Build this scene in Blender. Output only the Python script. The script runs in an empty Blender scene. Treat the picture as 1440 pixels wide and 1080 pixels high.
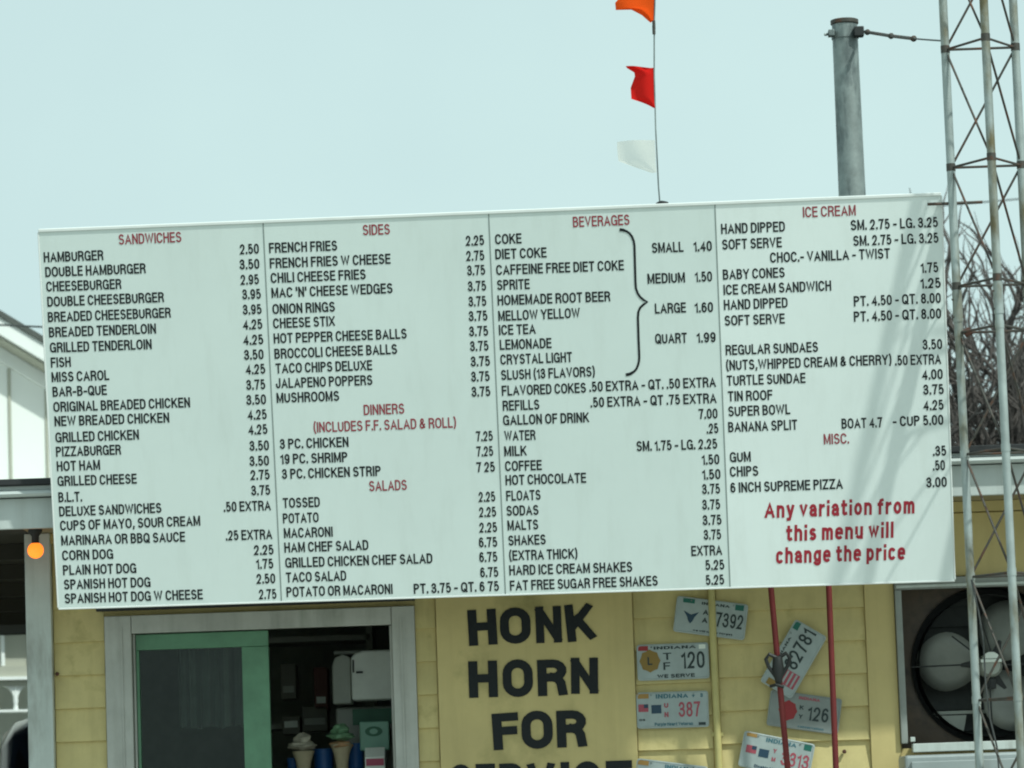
import bpy, math, random
from mathutils import Vector, Matrix, Quaternion
R = math.radians
scn = bpy.context.scene
COL = scn.collection
random.seed(7)

# ------------------------------------------------------------------ camera
CAM_Z, PITCH, ROLL, FPX = 1.4, R(6.5), R(2.0), 5550.0
_f = Vector((0, math.cos(PITCH), math.sin(PITCH)))
_r0 = Vector((1, 0, 0)); _u0 = Vector((0, -math.sin(PITCH), math.cos(PITCH)))
_r = math.cos(ROLL) * _r0 - math.sin(ROLL) * _u0
_u = math.sin(ROLL) * _r0 + math.cos(ROLL) * _u0
cd = bpy.data.cameras.new('camera'); cam = bpy.data.objects.new('camera', cd); COL.objects.link(cam)
cam.matrix_world = Matrix(((_r.x, _u.x, -_f.x, 0), (_r.y, _u.y, -_f.y, 0), (_r.z, _u.z, -_f.z, CAM_Z), (0, 0, 0, 1)))
cd.sensor_width = 36; cd.lens = FPX / 1440 * 36; cd.clip_end = 3000; cd.clip_start = 0.1
cd.dof.use_dof = True; cd.dof.focus_distance = 15.9; cd.dof.aperture_fstop = 5.6
scn.camera = cam

# ------------------------------------------------------------------ light
SUN_AZ, SUN_EL = R(48), R(50)          # to the right of the wall's normal, and up
sdir = Vector((math.sin(SUN_AZ) * math.cos(SUN_EL), -math.cos(SUN_AZ) * math.cos(SUN_EL), math.sin(SUN_EL)))
w = bpy.data.worlds.new('World'); scn.world = w; w.use_nodes = True
nt = w.node_tree; nt.nodes.clear()
out = nt.nodes.new('ShaderNodeOutputWorld'); bg = nt.nodes.new('ShaderNodeBackground')
sky = nt.nodes.new('ShaderNodeTexSky'); sky.sky_type = 'NISHITA'; sky.sun_disc = False
sky.sun_elevation = SUN_EL; sky.sun_rotation = math.pi - SUN_AZ
sky.air_density = 1.0; sky.dust_density = 3.0; sky.ozone_density = 1.0
veil = nt.nodes.new('ShaderNodeMix'); veil.data_type = 'RGBA'; veil.inputs[0].default_value = 0.86
veil.inputs[7].default_value = (6.5, 8.65, 8.5, 1)        # thin bright overcast over the whole dome
tc = nt.nodes.new('ShaderNodeTexCoord'); cn = nt.nodes.new('ShaderNodeTexNoise'); cn.inputs['Scale'].default_value = 5.0; cn.inputs['Detail'].default_value = 5
cmr = nt.nodes.new('ShaderNodeMapRange'); cmr.inputs[1].default_value = 0.3; cmr.inputs[2].default_value = 0.7; cmr.inputs[3].default_value = 0.78; cmr.inputs[4].default_value = 0.95
nt.links.new(tc.outputs['Generated'], cn.inputs['Vector']); nt.links.new(cn.outputs[0], cmr.inputs[0]); nt.links.new(cmr.outputs[0], veil.inputs[0])
nt.links.new(sky.outputs[0], veil.inputs[6]); nt.links.new(veil.outputs[2], bg.inputs[0])
bg.inputs[1].default_value = 0.1
nt.links.new(bg.outputs[0], out.inputs[0])
sl = bpy.data.lights.new('sun', 'SUN'); sl.energy = 3.25; sl.angle = R(1.6); sl.color = (0.92, 1.0, 0.93)
so = bpy.data.objects.new('sun', sl); COL.objects.link(so); so.rotation_mode = 'QUATERNION'
so.rotation_quaternion = sdir.to_track_quat('Z', 'Y'); so.location = (10, 0, 12)
scn.view_settings.view_transform = 'Standard'; scn.view_settings.look = 'None'
scn.view_settings.gamma = 1; scn.view_settings.exposure = 0.0; scn.view_settings.use_curve_mapping = False
scn.cycles.max_bounces = 8
scn.cycles.filter_width = 2.0

def at(px, py, Y):
    """Point of the place seen at photograph pixel (px, py) on the vertical plane y = Y (tape measure)."""
    d = _f + _r * ((px - 720) / FPX) - _u * ((py - 540) / FPX)
    return Vector((0, 0, CAM_Z)) + d * (Y / d.y)

# ------------------------------------------------------------------ materials
MATS = {}
def mat(name, col, rough=0.6, metal=0.0, var=0.0, vscale=4.0, bump=0.0, bscale=60.0, streak=0.0,
        col2=None, c2amt=0.5, c2scale=3.0, emit=None, estr=1.0, alpha=None, coat=0.0, spec=0.5, stretch=(1, 1, 1), trans=0.0):
    if name in MATS: return MATS[name]
    m = bpy.data.materials.new(name); m.use_nodes = True; MATS[name] = m
    n = m.node_tree.nodes; l = m.node_tree.links; b = n['Principled BSDF']
    b.inputs['Base Color'].default_value = (*col, 1); b.inputs['Roughness'].default_value = rough
    b.inputs['Metallic'].default_value = metal; b.inputs['Specular IOR Level'].default_value = spec
    if coat: b.inputs['Coat Weight'].default_value = coat
    if trans: b.inputs['Transmission Weight'].default_value = trans
    geo = n.new('ShaderNodeNewGeometry')
    cur = None
    def rgb(c):
        x = n.new('ShaderNodeRGB'); x.outputs[0].default_value = (*c, 1); return x.outputs[0]
    def noise(scale, st=(1, 1, 1), detail=6.0):
        mp = n.new('ShaderNodeMapping'); mp.inputs['Scale'].default_value = st
        l.new(geo.outputs['Position'], mp.inputs[0])
        t = n.new('ShaderNodeTexNoise'); t.inputs['Scale'].default_value = scale; t.inputs['Detail'].default_value = detail
        t.inputs['Roughness'].default_value = 0.62
        l.new(mp.outputs[0], t.inputs['Vector']); return t.outputs[0]
    def ramp(fac, a, bb):
        r_ = n.new('ShaderNodeMapRange'); r_.inputs[1].default_value = a; r_.inputs[2].default_value = bb
        l.new(fac, r_.inputs[0]); return r_.outputs[0]
    def mix(fac, a, bcol):
        x = n.new('ShaderNodeMix'); x.data_type = 'RGBA'
        if isinstance(fac, float): x.inputs[0].default_value = fac
        else: l.new(fac, x.inputs[0])
        l.new(a, x.inputs[6]); l.new(bcol, x.inputs[7]); return x.outputs[2]
    cur = rgb(col)
    if col2:
        lo = 0.62 - 0.3 * c2amt
        cur = mix(ramp(noise(c2scale, stretch), lo, lo + 0.14), cur, rgb(col2))
    if var:
        dk = tuple(c * (1 - var) for c in col); 
        mm = n.new('ShaderNodeMix'); mm.data_type = 'RGBA'; mm.blend_type = 'MULTIPLY'; mm.inputs[0].default_value = 1
        f = ramp(noise(vscale), 0.3, 0.7)
        g = mix(f, rgb((1 - var,) * 3), rgb((1 + var * 0.3,) * 3))
        l.new(cur, mm.inputs[6]); l.new(g, mm.inputs[7]); cur = mm.outputs[2]
    if streak:
        f = ramp(noise(9.0, (1.6, 1.6, 0.12)), 0.5, 0.75)
        mm = n.new('ShaderNodeMix'); mm.data_type = 'RGBA'; mm.blend_type = 'MULTIPLY'
        sc_ = n.new('ShaderNodeMath'); sc_.operation = 'MULTIPLY'; sc_.inputs[1].default_value = streak
        l.new(f, sc_.inputs[0]); l.new(sc_.outputs[0], mm.inputs[0])
        l.new(cur, mm.inputs[6]); l.new(rgb((0.45, 0.42, 0.36)), mm.inputs[7]); cur = mm.outputs[2]
    l.new(cur, b.inputs['Base Color'])
    if var:
        rr = n.new('ShaderNodeMapRange'); rr.inputs[3].default_value = max(0.05, rough - 0.1); rr.inputs[4].default_value = min(1, rough + 0.12)
        l.new(noise(vscale * 3), rr.inputs[0]); l.new(rr.outputs[0], b.inputs['Roughness'])
    if bump:
        bp = n.new('ShaderNodeBump'); bp.inputs['Strength'].default_value = bump; bp.inputs['Distance'].default_value = 0.004
        l.new(noise(bscale), bp.inputs['Height']); l.new(bp.outputs[0], b.inputs['Normal'])
    if emit:
        b.inputs['Emission Color'].default_value = (*emit, 1); b.inputs['Emission Strength'].default_value = estr
    return m

M_BOARD = mat('board_white_plastic', (0.71, 0.785, 0.76), 0.5, var=0.05, vscale=1.3, streak=0.10, bump=0.25, bscale=2.2)
M_BOARD2 = mat('paler_board_plastic', (0.81, 0.87, 0.85), 0.5, var=0.05, vscale=1.3, streak=0.10, bump=0.25, bscale=2.2)  # paler white for the rightmost panel
M_CASING = mat('grey_white_casing_paint', (0.47, 0.475, 0.44), 0.6, var=0.16, vscale=7, streak=0.4, bump=0.3, bscale=50, col2=(0.34, 0.35, 0.31), c2amt=0.2, c2scale=6, stretch=(1, 1, 0.25))
M_BOARDEDGE = mat('board_edge_metal', (0.86, 0.88, 0.86), 0.4, var=0.08, vscale=6)
M_BLACK = mat('black_letter_plastic', (0.010, 0.013, 0.015), 0.6, spec=0.3)
M_RED = mat('red_letter_plastic', (0.30, 0.035, 0.05), 0.5)
M_NOTE = mat('crimson_vinyl', (0.36, 0.012, 0.03), 0.5)
M_YEL = mat('yellow_siding_paint', (0.64, 0.53, 0.24), 0.65, var=0.18, vscale=5, streak=0.28, bump=0.3, bscale=40, col2=(0.38, 0.31, 0.12), c2amt=0.15, c2scale=5)
M_YEL2 = mat('yellow_panel_paint', (0.61, 0.49, 0.215), 0.6, var=0.13, vscale=3, streak=0.18, bump=0.2, bscale=25, col2=(0.37, 0.31, 0.12), c2amt=0.12, c2scale=2)
M_TRIM = mat('white_trim_paint', (0.57, 0.62, 0.59), 0.55, var=0.14, vscale=6, streak=0.35, bump=0.25, bscale=50, col2=(0.38, 0.39, 0.36), c2amt=0.2, c2scale=6, stretch=(1, 1, 0.25))
M_GREEN = mat('green_window_paint', (0.12, 0.27, 0.165), 0.55, var=0.25, vscale=8, bump=0.2)
M_FASCIA = mat('white_fascia_metal', (0.53, 0.57, 0.555), 0.45, var=0.10, vscale=4, streak=0.3, bump=0.15, bscale=20)
M_SOFFIT = mat('soffit_paint', (0.30, 0.25, 0.14), 0.7, var=0.15, vscale=5, streak=0.2)
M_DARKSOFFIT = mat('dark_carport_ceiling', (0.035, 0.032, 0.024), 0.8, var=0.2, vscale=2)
M_ROOF = mat('dark_roof_felt', (0.03, 0.032, 0.034), 0.85, var=0.3, vscale=10)
M_DARK = mat('dull_interior_paint', (0.42, 0.46, 0.43), 0.8, var=0.4, vscale=3)
M_GALV = mat('galvanised_steel', (0.30, 0.34, 0.33), 0.5, metal=0.55, var=0.3, vscale=14, col2=(0.16, 0.19, 0.19), c2amt=0.5, c2scale=16, stretch=(1, 1, 0.3), bump=0.2, bscale=80)
M_TOWER = mat('weathered_tower_steel', (0.40, 0.45, 0.44), 0.5, metal=0.4, var=0.25, vscale=10, col2=(0.17, 0.145, 0.08), c2amt=0.44, c2scale=4, stretch=(1, 1, 0.4))
M_ROD = mat('dark_brace_rod', (0.09, 0.085, 0.075), 0.6, metal=0.5, var=0.3, vscale=20, col2=(0.12, 0.06, 0.04), c2amt=0.4, c2scale=20)
M_RUST = mat('rusty_metal', (0.11, 0.045, 0.03), 0.8, var=0.3, vscale=25)
M_REDPOLE = mat('red_painted_pole', (0.17, 0.014, 0.014), 0.6, var=0.25, vscale=12, streak=0.3)
M_CONDUIT = mat('yellow_painted_conduit', (0.54, 0.47, 0.19), 0.45, var=0.12, vscale=8)
M_BLKMETAL = mat('black_metal', (0.02, 0.022, 0.022), 0.55, var=0.2, vscale=15)
M_PLATE = mat('plate_pale_blue', (0.38, 0.44, 0.44), 0.4, var=0.14, vscale=14, streak=0.15)
M_PLATEGREY = mat('plate_grey', (0.24, 0.27, 0.26), 0.45, var=0.15, vscale=14)
M_STK_R = mat('sticker_red', (0.30, 0.02, 0.025), 0.5)
M_STK_O = mat('sticker_orange', (0.36, 0.20, 0.05), 0.5)
M_STK_G = mat('sticker_green', (0.01, 0.13, 0.10), 0.5)
M_GOLD = mat('emblem_gold', (0.26, 0.16, 0.03), 0.5)
M_NAVY = mat('print_navy', (0.015, 0.05, 0.09), 0.5)
M_TEAL = mat('print_teal', (0.05, 0.15, 0.19), 0.5)
M_PRED = mat('print_red', (0.38, 0.07, 0.10), 0.5)
M_PBLK = mat('print_black', (0.02, 0.035, 0.035), 0.5)
M_VAN = mat('dark_blue_car_paint', (0.008, 0.018, 0.035), 0.25, coat=0.6)
M_VANGLASS = mat('dark_car_glass', (0.01, 0.012, 0.014), 0.08)
M_TYRE = mat('tyre_rubber', (0.02, 0.02, 0.02), 0.85)
M_HWALL = mat('white_house_siding', (0.82, 0.84, 0.80), 0.6, var=0.04, vscale=2)
M_HTRIM = mat('white_house_trim', (0.84, 0.86, 0.83), 0.5, var=0.05)
M_HBEIGE = mat('beige_panel_and_shade', (0.40, 0.40, 0.33), 0.6, var=0.08)  # porch panel beige, also used as painted shade on the rake soffit
M_SHINGLE = mat('grey_shingle', (0.10, 0.11, 0.10), 0.85, var=0.3, vscale=20)
M_ASPHALT = mat('asphalt', (0.055, 0.055, 0.055), 0.9, var=0.25, vscale=3, bump=0.5, bscale=80)
M_GRASS = mat('grass_ground', (0.07, 0.10, 0.04), 0.95, var=0.4, vscale=0.6, bump=0.5, bscale=20)
M_BARK = mat('grey_brown_bark', (0.055, 0.045, 0.038), 0.9, var=0.3, vscale=12)
M_TWIG = mat('grey_twig_bark', (0.10, 0.085, 0.078), 0.9, var=0.3, vscale=6)
M_FANPLATE = mat('brown_fan_housing', (0.075, 0.055, 0.042), 0.7, var=0.35, vscale=8, col2=(0.035, 0.03, 0.03), c2amt=0.4, c2scale=6)
M_BLADE = mat('grey_fan_blade', (0.22, 0.23, 0.21), 0.5, metal=0.2, var=0.2, vscale=9)
M_WIRE = mat('thin_wire', (0.06, 0.065, 0.065), 0.6)
M_WHITEPL = mat('white_plastic', (0.80, 0.84, 0.78), 0.45, var=0.12, vscale=9)
M_GREYPL = mat('grey_plastic', (0.36, 0.38, 0.34), 0.5, var=0.15, vscale=9)
M_PALEGRN = mat('pale_green_plastic', (0.26, 0.50, 0.39), 0.5, var=0.15, vscale=9)
M_DKGRN = mat('deep_green_plastic', (0.03, 0.16, 0.09), 0.5, var=0.15, vscale=9)
M_BLUE = mat('blue_plastic', (0.01, 0.09, 0.30), 0.5, var=0.15, vscale=9)
M_CONE = mat('wafer_cone', (0.50, 0.42, 0.28), 0.7, var=0.15, vscale=30)
M_CREAM = mat('soft_cream', (0.55, 0.50, 0.40), 0.6, var=0.4, vscale=30)
M_MINT = mat('mint_cream', (0.22, 0.42, 0.24), 0.6, var=0.4, vscale=30)
M_PEACH = mat('peach_cream', (0.60, 0.34, 0.18), 0.6, var=0.4, vscale=30)
M_PINK = mat('pink_print', (0.42, 0.06, 0.12), 0.5)
M_ORANGEFLAG = mat('orange_pennant', (0.86, 0.16, 0.025), 0.6, trans=0.0)
M_REDFLAG = mat('red_pennant', (0.72, 0.02, 0.02), 0.6)
M_CONCRETE = mat('pale_concrete', (0.34, 0.34, 0.31), 0.9, var=0.2, vscale=4, bump=0.3)
M_ACBOX = mat('grey_cooler_metal', (0.34, 0.38, 0.38), 0.5, metal=0.2, var=0.12, vscale=5, streak=0.3)
M_LAMP = mat('glowing_orange_bulb', (0.9, 0.3, 0.03), 0.4, emit=(1.0, 0.20, 0.018), estr=1.7)

def cloth_mat(name, col, transl):
    m = bpy.data.materials.new(name); m.use_nodes = True; n = m.node_tree.nodes; l = m.node_tree.links
    n.clear(); o = n.new('ShaderNodeOutputMaterial'); d = n.new('ShaderNodeBsdfDiffuse'); t = n.new('ShaderNodeBsdfTranslucent')
    tp = n.new('ShaderNodeBsdfTransparent'); a = n.new('ShaderNodeMixShader'); b = n.new('ShaderNodeMixShader')
    d.inputs[0].default_value = (*col, 1); t.inputs[0].default_value = (*col, 1); a.inputs[0].default_value = 0.45
    l.new(d.outputs[0], a.inputs[1]); l.new(t.outputs[0], a.inputs[2])
    b.inputs[0].default_value = transl; l.new(a.outputs[0], b.inputs[1]); l.new(tp.outputs[0], b.inputs[2]); l.new(b.outputs[0], o.inputs[0])
    return m
F_OR = cloth_mat('orange_flag_film', (0.95, 0.11, 0.015), 0.0)
F_RD = cloth_mat('red_flag_film', (0.80, 0.025, 0.02), 0.0)
F_WH = cloth_mat('white_flag_film', (0.86, 0.82, 0.70), 0.5)

def glass_mat(name, tint, reflect):
    m = bpy.data.materials.new(name); m.use_nodes = True; n = m.node_tree.nodes; l = m.node_tree.links
    n.clear(); o = n.new('ShaderNodeOutputMaterial'); g = n.new('ShaderNodeBsdfGlossy'); tp = n.new('ShaderNodeBsdfTransparent')
    fr = n.new('ShaderNodeFresnel'); fr.inputs[0].default_value = 1.5; mx = n.new('ShaderNodeMixShader')
    g.inputs['Roughness'].default_value = 0.03; tp.inputs[0].default_value = (*tint, 1)
    ml = n.new('ShaderNodeMath'); ml.operation = 'MULTIPLY'; ml.inputs[1].default_value = reflect
    l.new(fr.outputs[0], ml.inputs[0]); l.new(ml.outputs[0], mx.inputs[0])
    l.new(tp.outputs[0], mx.inputs[1]); l.new(g.outputs[0], mx.inputs[2]); l.new(mx.outputs[0], o.inputs[0]); return m
M_GLASS = glass_mat('window_glass', (0.80, 0.86, 0.83), 0.5)

# ------------------------------------------------------------------ helpers
def tag(o, label=None, cat=None, group=None, kind=None):
    if label: o['label'] = label
    if cat: o['category'] = cat
    if group: o['group'] = group
    if kind: o['kind'] = kind
    return o
def empty(name, loc, rot=None, label=None, cat=None, group=None):
    o = bpy.data.objects.new(name, None); COL.objects.link(o); o.location = loc; o.empty_display_size = 0.1
    if rot is not None: o.rotation_mode = 'XYZ'; o.rotation_euler = rot
    return tag(o, label, cat, group)
def link_mesh(me, name, parent=None):
    o = bpy.data.objects.new(name, me); COL.objects.link(o)
    if parent is not None: o.parent = parent
    return o

class MB:
    def __init__(s, off=(0, 0, 0)): s.v = []; s.f = []; s.off = Vector(off)
    def add(s, vs, fs):
        b = len(s.v); s.v += [Vector(p) - s.off for p in vs]; s.f += [tuple(b + i for i in f) for f in fs]; return s
    def box(s, x0, x1, y0, y1, z0, z1):
        return s.add([(x0, y0, z0), (x1, y0, z0), (x1, y1, z0), (x0, y1, z0), (x0, y0, z1), (x1, y0, z1), (x1, y1, z1), (x0, y1, z1)],
                     [(0, 3, 2, 1), (4, 5, 6, 7), (0, 1, 5, 4), (1, 2, 6, 5), (2, 3, 7, 6), (3, 0, 4, 7)])
    def tube(s, pts, rads, n=8, cap=True):
        pts = [Vector(p) for p in pts]
        if not isinstance(rads, (list, tuple)): rads = [rads] * len(pts)
        rings = []; up = None
        for i, p in enumerate(pts):
            t = (pts[min(i + 1, len(pts) - 1)] - pts[max(i - 1, 0)]).normalized()
            if up is None: up = Vector((0, 0, 1)) if abs(t.z) < 0.9 else Vector((1, 0, 0))
            a = (up - t * up.dot(t)).normalized(); up = a; b = t.cross(a)
            rings.append([p + (a * math.cos(k * 2 * math.pi / n) + b * math.sin(k * 2 * math.pi / n)) * rads[i] for k in range(n)])
        vs = [q for r_ in rings for q in r_]; fs = []
        for i in range(len(rings) - 1):
            for k in range(n):
                k2 = (k + 1) % n; fs.append((i * n + k, i * n + k2, (i + 1) * n + k2, (i + 1) * n + k))
        if cap: fs += [tuple(reversed(range(n))), tuple(range((len(rings) - 1) * n, len(rings) * n))]
        return s.add(vs, fs)
    def lathe(s, c, prof, n=20, axis='z'):
        vs = []; fs = []; c = Vector(c)
        for (r_, h) in prof:
            for k in range(n):
                a = k * 2 * math.pi / n
                if axis == 'z': vs.append(c + Vector((r_ * math.cos(a), r_ * math.sin(a), h)))
                else: vs.append(c + Vector((r_ * math.cos(a), h, r_ * math.sin(a))))
        for i in range(len(prof) - 1):
            for k in range(n):
                k2 = (k + 1) % n; fs.append((i * n + k, i * n + k2, (i + 1) * n + k2, (i + 1) * n + k))
        fs += [tuple(reversed(range(n))), tuple(range((len(prof) - 1) * n, len(prof) * n))]
        return s.add(vs, fs)
    def prism(s, poly, y0, y1):
        """poly in (x, z), extruded along y"""
        n = len(poly); vs = [(x, y0, z) for x, z in poly] + [(x, y1, z) for x, z in poly]
        return s.add(vs, [tuple(range(n)), tuple(range(2 * n - 1, n - 1, -1))] + [(i, i + n, (i + 1) % n + n, (i + 1) % n) for i in range(n)])
    def prism_x(s, poly, x0, x1):
        """poly in (y, z), extruded along x"""
        n = len(poly); vs = [(x0, y, z) for y, z in poly] + [(x1, y, z) for y, z in poly]
        return s.add(vs, [tuple(range(n)), tuple(range(2 * n - 1, n - 1, -1))] + [(i, (i + 1) % n, (i + 1) % n + n, i + n)[::-1] for i in range(n)])
    def build(s, name, m, parent=None, smooth=False, bevel=0.0, label=None, kind=None):
        me = bpy.data.meshes.new(name); me.from_pydata([tuple(p) for p in s.v], [], s.f); me.validate()
        import bmesh
        bm = bmesh.new(); bm.from_mesh(me); bmesh.ops.recalc_face_normals(bm, faces=bm.faces[:]); bm.to_mesh(me); bm.free()
        me.materials.append(m)
        if smooth:
            for p in me.polygons: p.use_smooth = True
            try: me.set_sharp_from_angle(angle=R(38))
            except Exception: pass
        o = link_mesh(me, name, parent)
        if bevel:
            b = o.modifiers.new('bevel', 'BEVEL'); b.width = bevel; b.segments = 2; b.limit_method = 'ANGLE'
        return tag(o, label, kind=kind)


# ------------------------------------------------------------------ sign-maker's stroke alphabet (condensed grotesk)
def _arc(cx, cy, rx, ry, a0, a1, n=7):
    return [(cx + rx * math.cos(R(a0 + (a1 - a0) * i / n)), cy + ry * math.sin(R(a0 + (a1 - a0) * i / n))) for i in range(n + 1)]
_O = _arc(.5, .66, .5, .34, 0, 180, 10) + _arc(.5, .34, .5, .34, 180, 360, 10) + [(1, .66)]
_P = [(0, .999), (.55, 1)] + _arc(.55, .755, .45, .245, 90, -90) + [(0, .51)]
GL = {  # width of the centre line, strokes
 'A': (.56, [[(0, 0), (.5, 1), (1, 0)], [(.17, .30), (.83, .30)]]),
 'B': (.46, [[(0, 0), (0, 1)], [(0, 1), (.52, 1)] + _arc(.52, .77, .40, .23, 90, -90) + [(0, .54)], [(.5, .54), (.55, .54)] + _arc(.55, .27, .45, .27, 90, -90) + [(0, 0)]]),
 'C': (.50, [_arc(.5, .68, .5, .32, 8, 180, 10) + _arc(.5, .32, .5, .32, 180, 352, 10)]),
 'D': (.48, [[(0, 0), (0, 1)], [(0, 1), (.45, 1)] + _arc(.45, .66, .55, .34, 90, 0) + _arc(.45, .34, .55, .34, 0, -90) + [(0, 0)]]),
 'E': (.42, [[(1, 1), (0, 1), (0, 0), (1, 0)], [(0, .53), (.93, .53)]]),
 'F': (.40, [[(1, 1), (0, 1), (0, 0)], [(0, .52), (.9, .52)]]),
 'G': (.53, [_arc(.5, .68, .5, .32, 12, 180, 10) + _arc(.5, .32, .5, .32, 180, 330, 10) + [(1, .30), (1, .46), (.55, .46)], [(1, .3), (1, 0)]]),
 'H': (.48, [[(0, 0), (0, 1)], [(1, 0), (1, 1)], [(0, .53), (1, .53)]]),
 'I': (.0, [[(0, 0), (0, 1)]]),
 'J': (.38, [[(1, 1), (1, .28)] + _arc(.5, .28, .5, .28, 0, -180) + [(0, .36)]]),
 'K': (.50, [[(0, 0), (0, 1)], [(.95, 1), (.12, .40)], [(.36, .62), (1, 0)]]),
 'L': (.38, [[(0, 1), (0, 0), (1, 0)]]),
 'M': (.60, [[(0, 0), (0, 1)], [(1, 0), (1, 1)], [(0.04, 1), (.5, .0), (.96, 1)]]),
 'N': (.48, [[(0, 0), (0, 1)], [(1, 0), (1, 1)], [(.03, 1), (.97, 0)]]),
 'O': (.54, [_O]), 'Q': (.54, [_O, [(.58, .24), (1.02, -.02)]]),
 'P': (.45, [[(0, 0), (0, 1)], _P]),
 'R': (.48, [[(0, 0), (0, 1)], _P, [(.55, .51), (.80, .45), (.93, .30), (1, 0)]]),
 'S': (.47, [_arc(.5, .755, .46, .245, 12, 262, 10) + _arc(.5, .265, .5, .265, 82, -168, 10)]),
 'T': (.46, [[(0, 1), (1, 1)], [(.5, 1), (.5, 0)]]),
 'U': (.48, [[(0, 1), (0, .32)] + _arc(.5, .32, .5, .32, 180, 360, 9) + [(1, 1)]]),
 'V': (.52, [[(0, 1), (.5, 0), (1, 1)]]),
 'W': (.80, [[(0, 1), (.25, 0), (.5, 1), (.75, 0), (1, 1)]]),
 'X': (.52, [[(0, 0), (1, 1)], [(0, 1), (1, 0)]]),
 'Y': (.52, [[(0, 1), (.5, .42), (1, 1)], [(.5, .42), (.5, 0)]]),
 'Z': (.48, [[(0, 1), (1, 1), (0, 0), (1, 0)]]),
 '0': (.40, [_O]),
 '1': (.17, [[(0, .78), (.6, .84), (1, 1), (1, 0)]]),
 '2': (.40, [[(.02, .66)] + _arc(.5, .72, .48, .28, 170, -10, 8) + [(.86, .50), (0, .0), (1, 0)]]),
 '3': (.40, [_arc(.47, .765, .45, .235, 165, -88, 9) + [(.3, .53)], [(.4, .53)] + _arc(.48, .265, .52, .265, 88, -165, 9)]),
 '4': (.42, [[(.76, 0), (.76, 1), (0, .27), (1, .27)]]),
 '5': (.40, [[(.92, 1), (.14, 1), (.05, .50)] + _arc(.48, .325, .52, .325, 135, -158, 10)]),
 '6': (.40, [_arc(.5, .70, .45, .30, 42, 180, 7) + [(0, .32)], _arc(.5, .31, .5, .31, 180, 540, 12)]),
 '7': (.40, [[(0, 1), (1, 1), (.62, .55), (.40, 0)]]),
 '8': (.40, [_arc(.5, .765, .44, .235, -90, 270, 12), _arc(.5, .265, .5, .265, -90, 270, 12)]),
 '9': (.40, [_arc(.5, .30, .45, .30, 222, 360, 7) + [(1, .68)], _arc(.5, .69, .5, .31, 0, 360, 12)]),
 '&': (.52, [[(1, .02), (.18, .72)] + _arc(.42, .80, .26, .20, 190, 0, 7) + [(.62, .66), (.12, .42)] + _arc(.38, .26, .38, .26, 140, 320, 7) + [(.95, .48)]]),
 '(': (.12, [[(1, 1.1), (.3, .85), (0, .5), (.3, .1), (1, -.15)]]), ')': (.12, [[(0, 1.1), (.7, .85), (1, .5), (.7, .1), (0, -.15)]]),
 "'": (.0, [[(0, 1), (0, .72)]]), '-': (.24, [[(0, .40), (1, .40)]]), '*': (.3, [[(0, .5), (1, .5)], [(.5, 1), (.5, 0)]]),
 '.': (.0, [[(0, -.04), (0, .07)]]), ',': (.05, [[(1, .07), (0, -.16)]]),
 # round-cornered lower case for the notice and small print
 'a': (.36, [_arc(.45, .52, .45, .20, 160, 0, 6) + [(1, 0)], [(1, .38), (.4, .38)] + _arc(.42, .19, .42, .19, 95, 270, 6) + [(1, .08)]]),
 'b': (.38, [[(0, 1), (0, 0)], _arc(.5, .36, .5, .36, 0, 360, 12)]),
 'c': (.36, [_arc(.5, .52, .5, .20, 15, 180, 6) + _arc(.5, .20, .5, .20, 180, 345, 6)]),
 'd': (.38, [[(1, 1), (1, 0)], _arc(.5, .36, .5, .36, 0, 360, 12)]),
 'e': (.38, [[(0, .38), (1, .38)] + _arc(.5, .52, .5, .20, 0, 180, 6) + _arc(.5, .20, .5, .20, 180, 335, 6)]),
 'f': (.26, [[(1, 1.0), (.6, .96), (.35, .80), (.35, 0)], [(0, .66), (.9, .66)]]),
 'g': (.38, [_arc(.5, .38, .5, .34, 0, 360, 12), [(1, .72), (1, -.08)] + _arc(.5, -.08, .5, .16, 0, -160, 6)]),
 'h': (.38, [[(0, 1), (0, 0)], [(0, .45)] + _arc(.5, .48, .5, .24, 170, 0, 6) + [(1, 0)]]),
 'i': (.0, [[(0, .60), (0, 0)], [(0, .995), (0, .985)]]),
 'l': (.0, [[(0, 1), (0, 0)]]),
 'm': (.62, [[(0, .72), (0, 0)], [(0, .45)] + _arc(.25, .50, .25, .22, 170, 0, 5) + [(.5, 0)], [(.5, .45)] + _arc(.75, .50, .25, .22, 170, 0, 5) + [(1, 0)]]),
 'n': (.38, [[(0, .72), (0, 0)], [(0, .45)] + _arc(.5, .48, .5, .24, 170, 0, 6) + [(1, 0)]]),
 'o': (.40, [_arc(.5, .36, .5, .36, 0, 360, 12)]),
 'p': (.38, [[(0, .72), (0, -.25)], _arc(.5, .36, .5, .36, 0, 360, 12)]),
 'r': (.24, [[(0, .72), (0, 0)], [(0, .44), (.3, .64), (1, .70)]]),
 's': (.32, [_arc(.5, .54, .46, .18, 15, 265, 6) + _arc(.5, .19, .5, .19, 85, -165, 6)]),
 't': (.26, [[(.35, .95), (.35, .1), (.6, .0), (1, .04)], [(0, .70), (.95, .70)]]),
 'u': (.38, [[(0, .72), (0, .22)] + _arc(.5, .24, .5, .24, 180, 350, 6), [(1, .72), (1, 0)]]),
 'v': (.38, [[(0, .72), (.5, 0), (1, .72)]]),
 'w': (.56, [[(0, .72), (.25, 0), (.5, .68), (.75, 0), (1, .72)]]),
 'y': (.38, [[(0, .72), (.52, .02)], [(1, .72), (.38, -.24), (.05, -.26)]]),
}
_sg = {}
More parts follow.
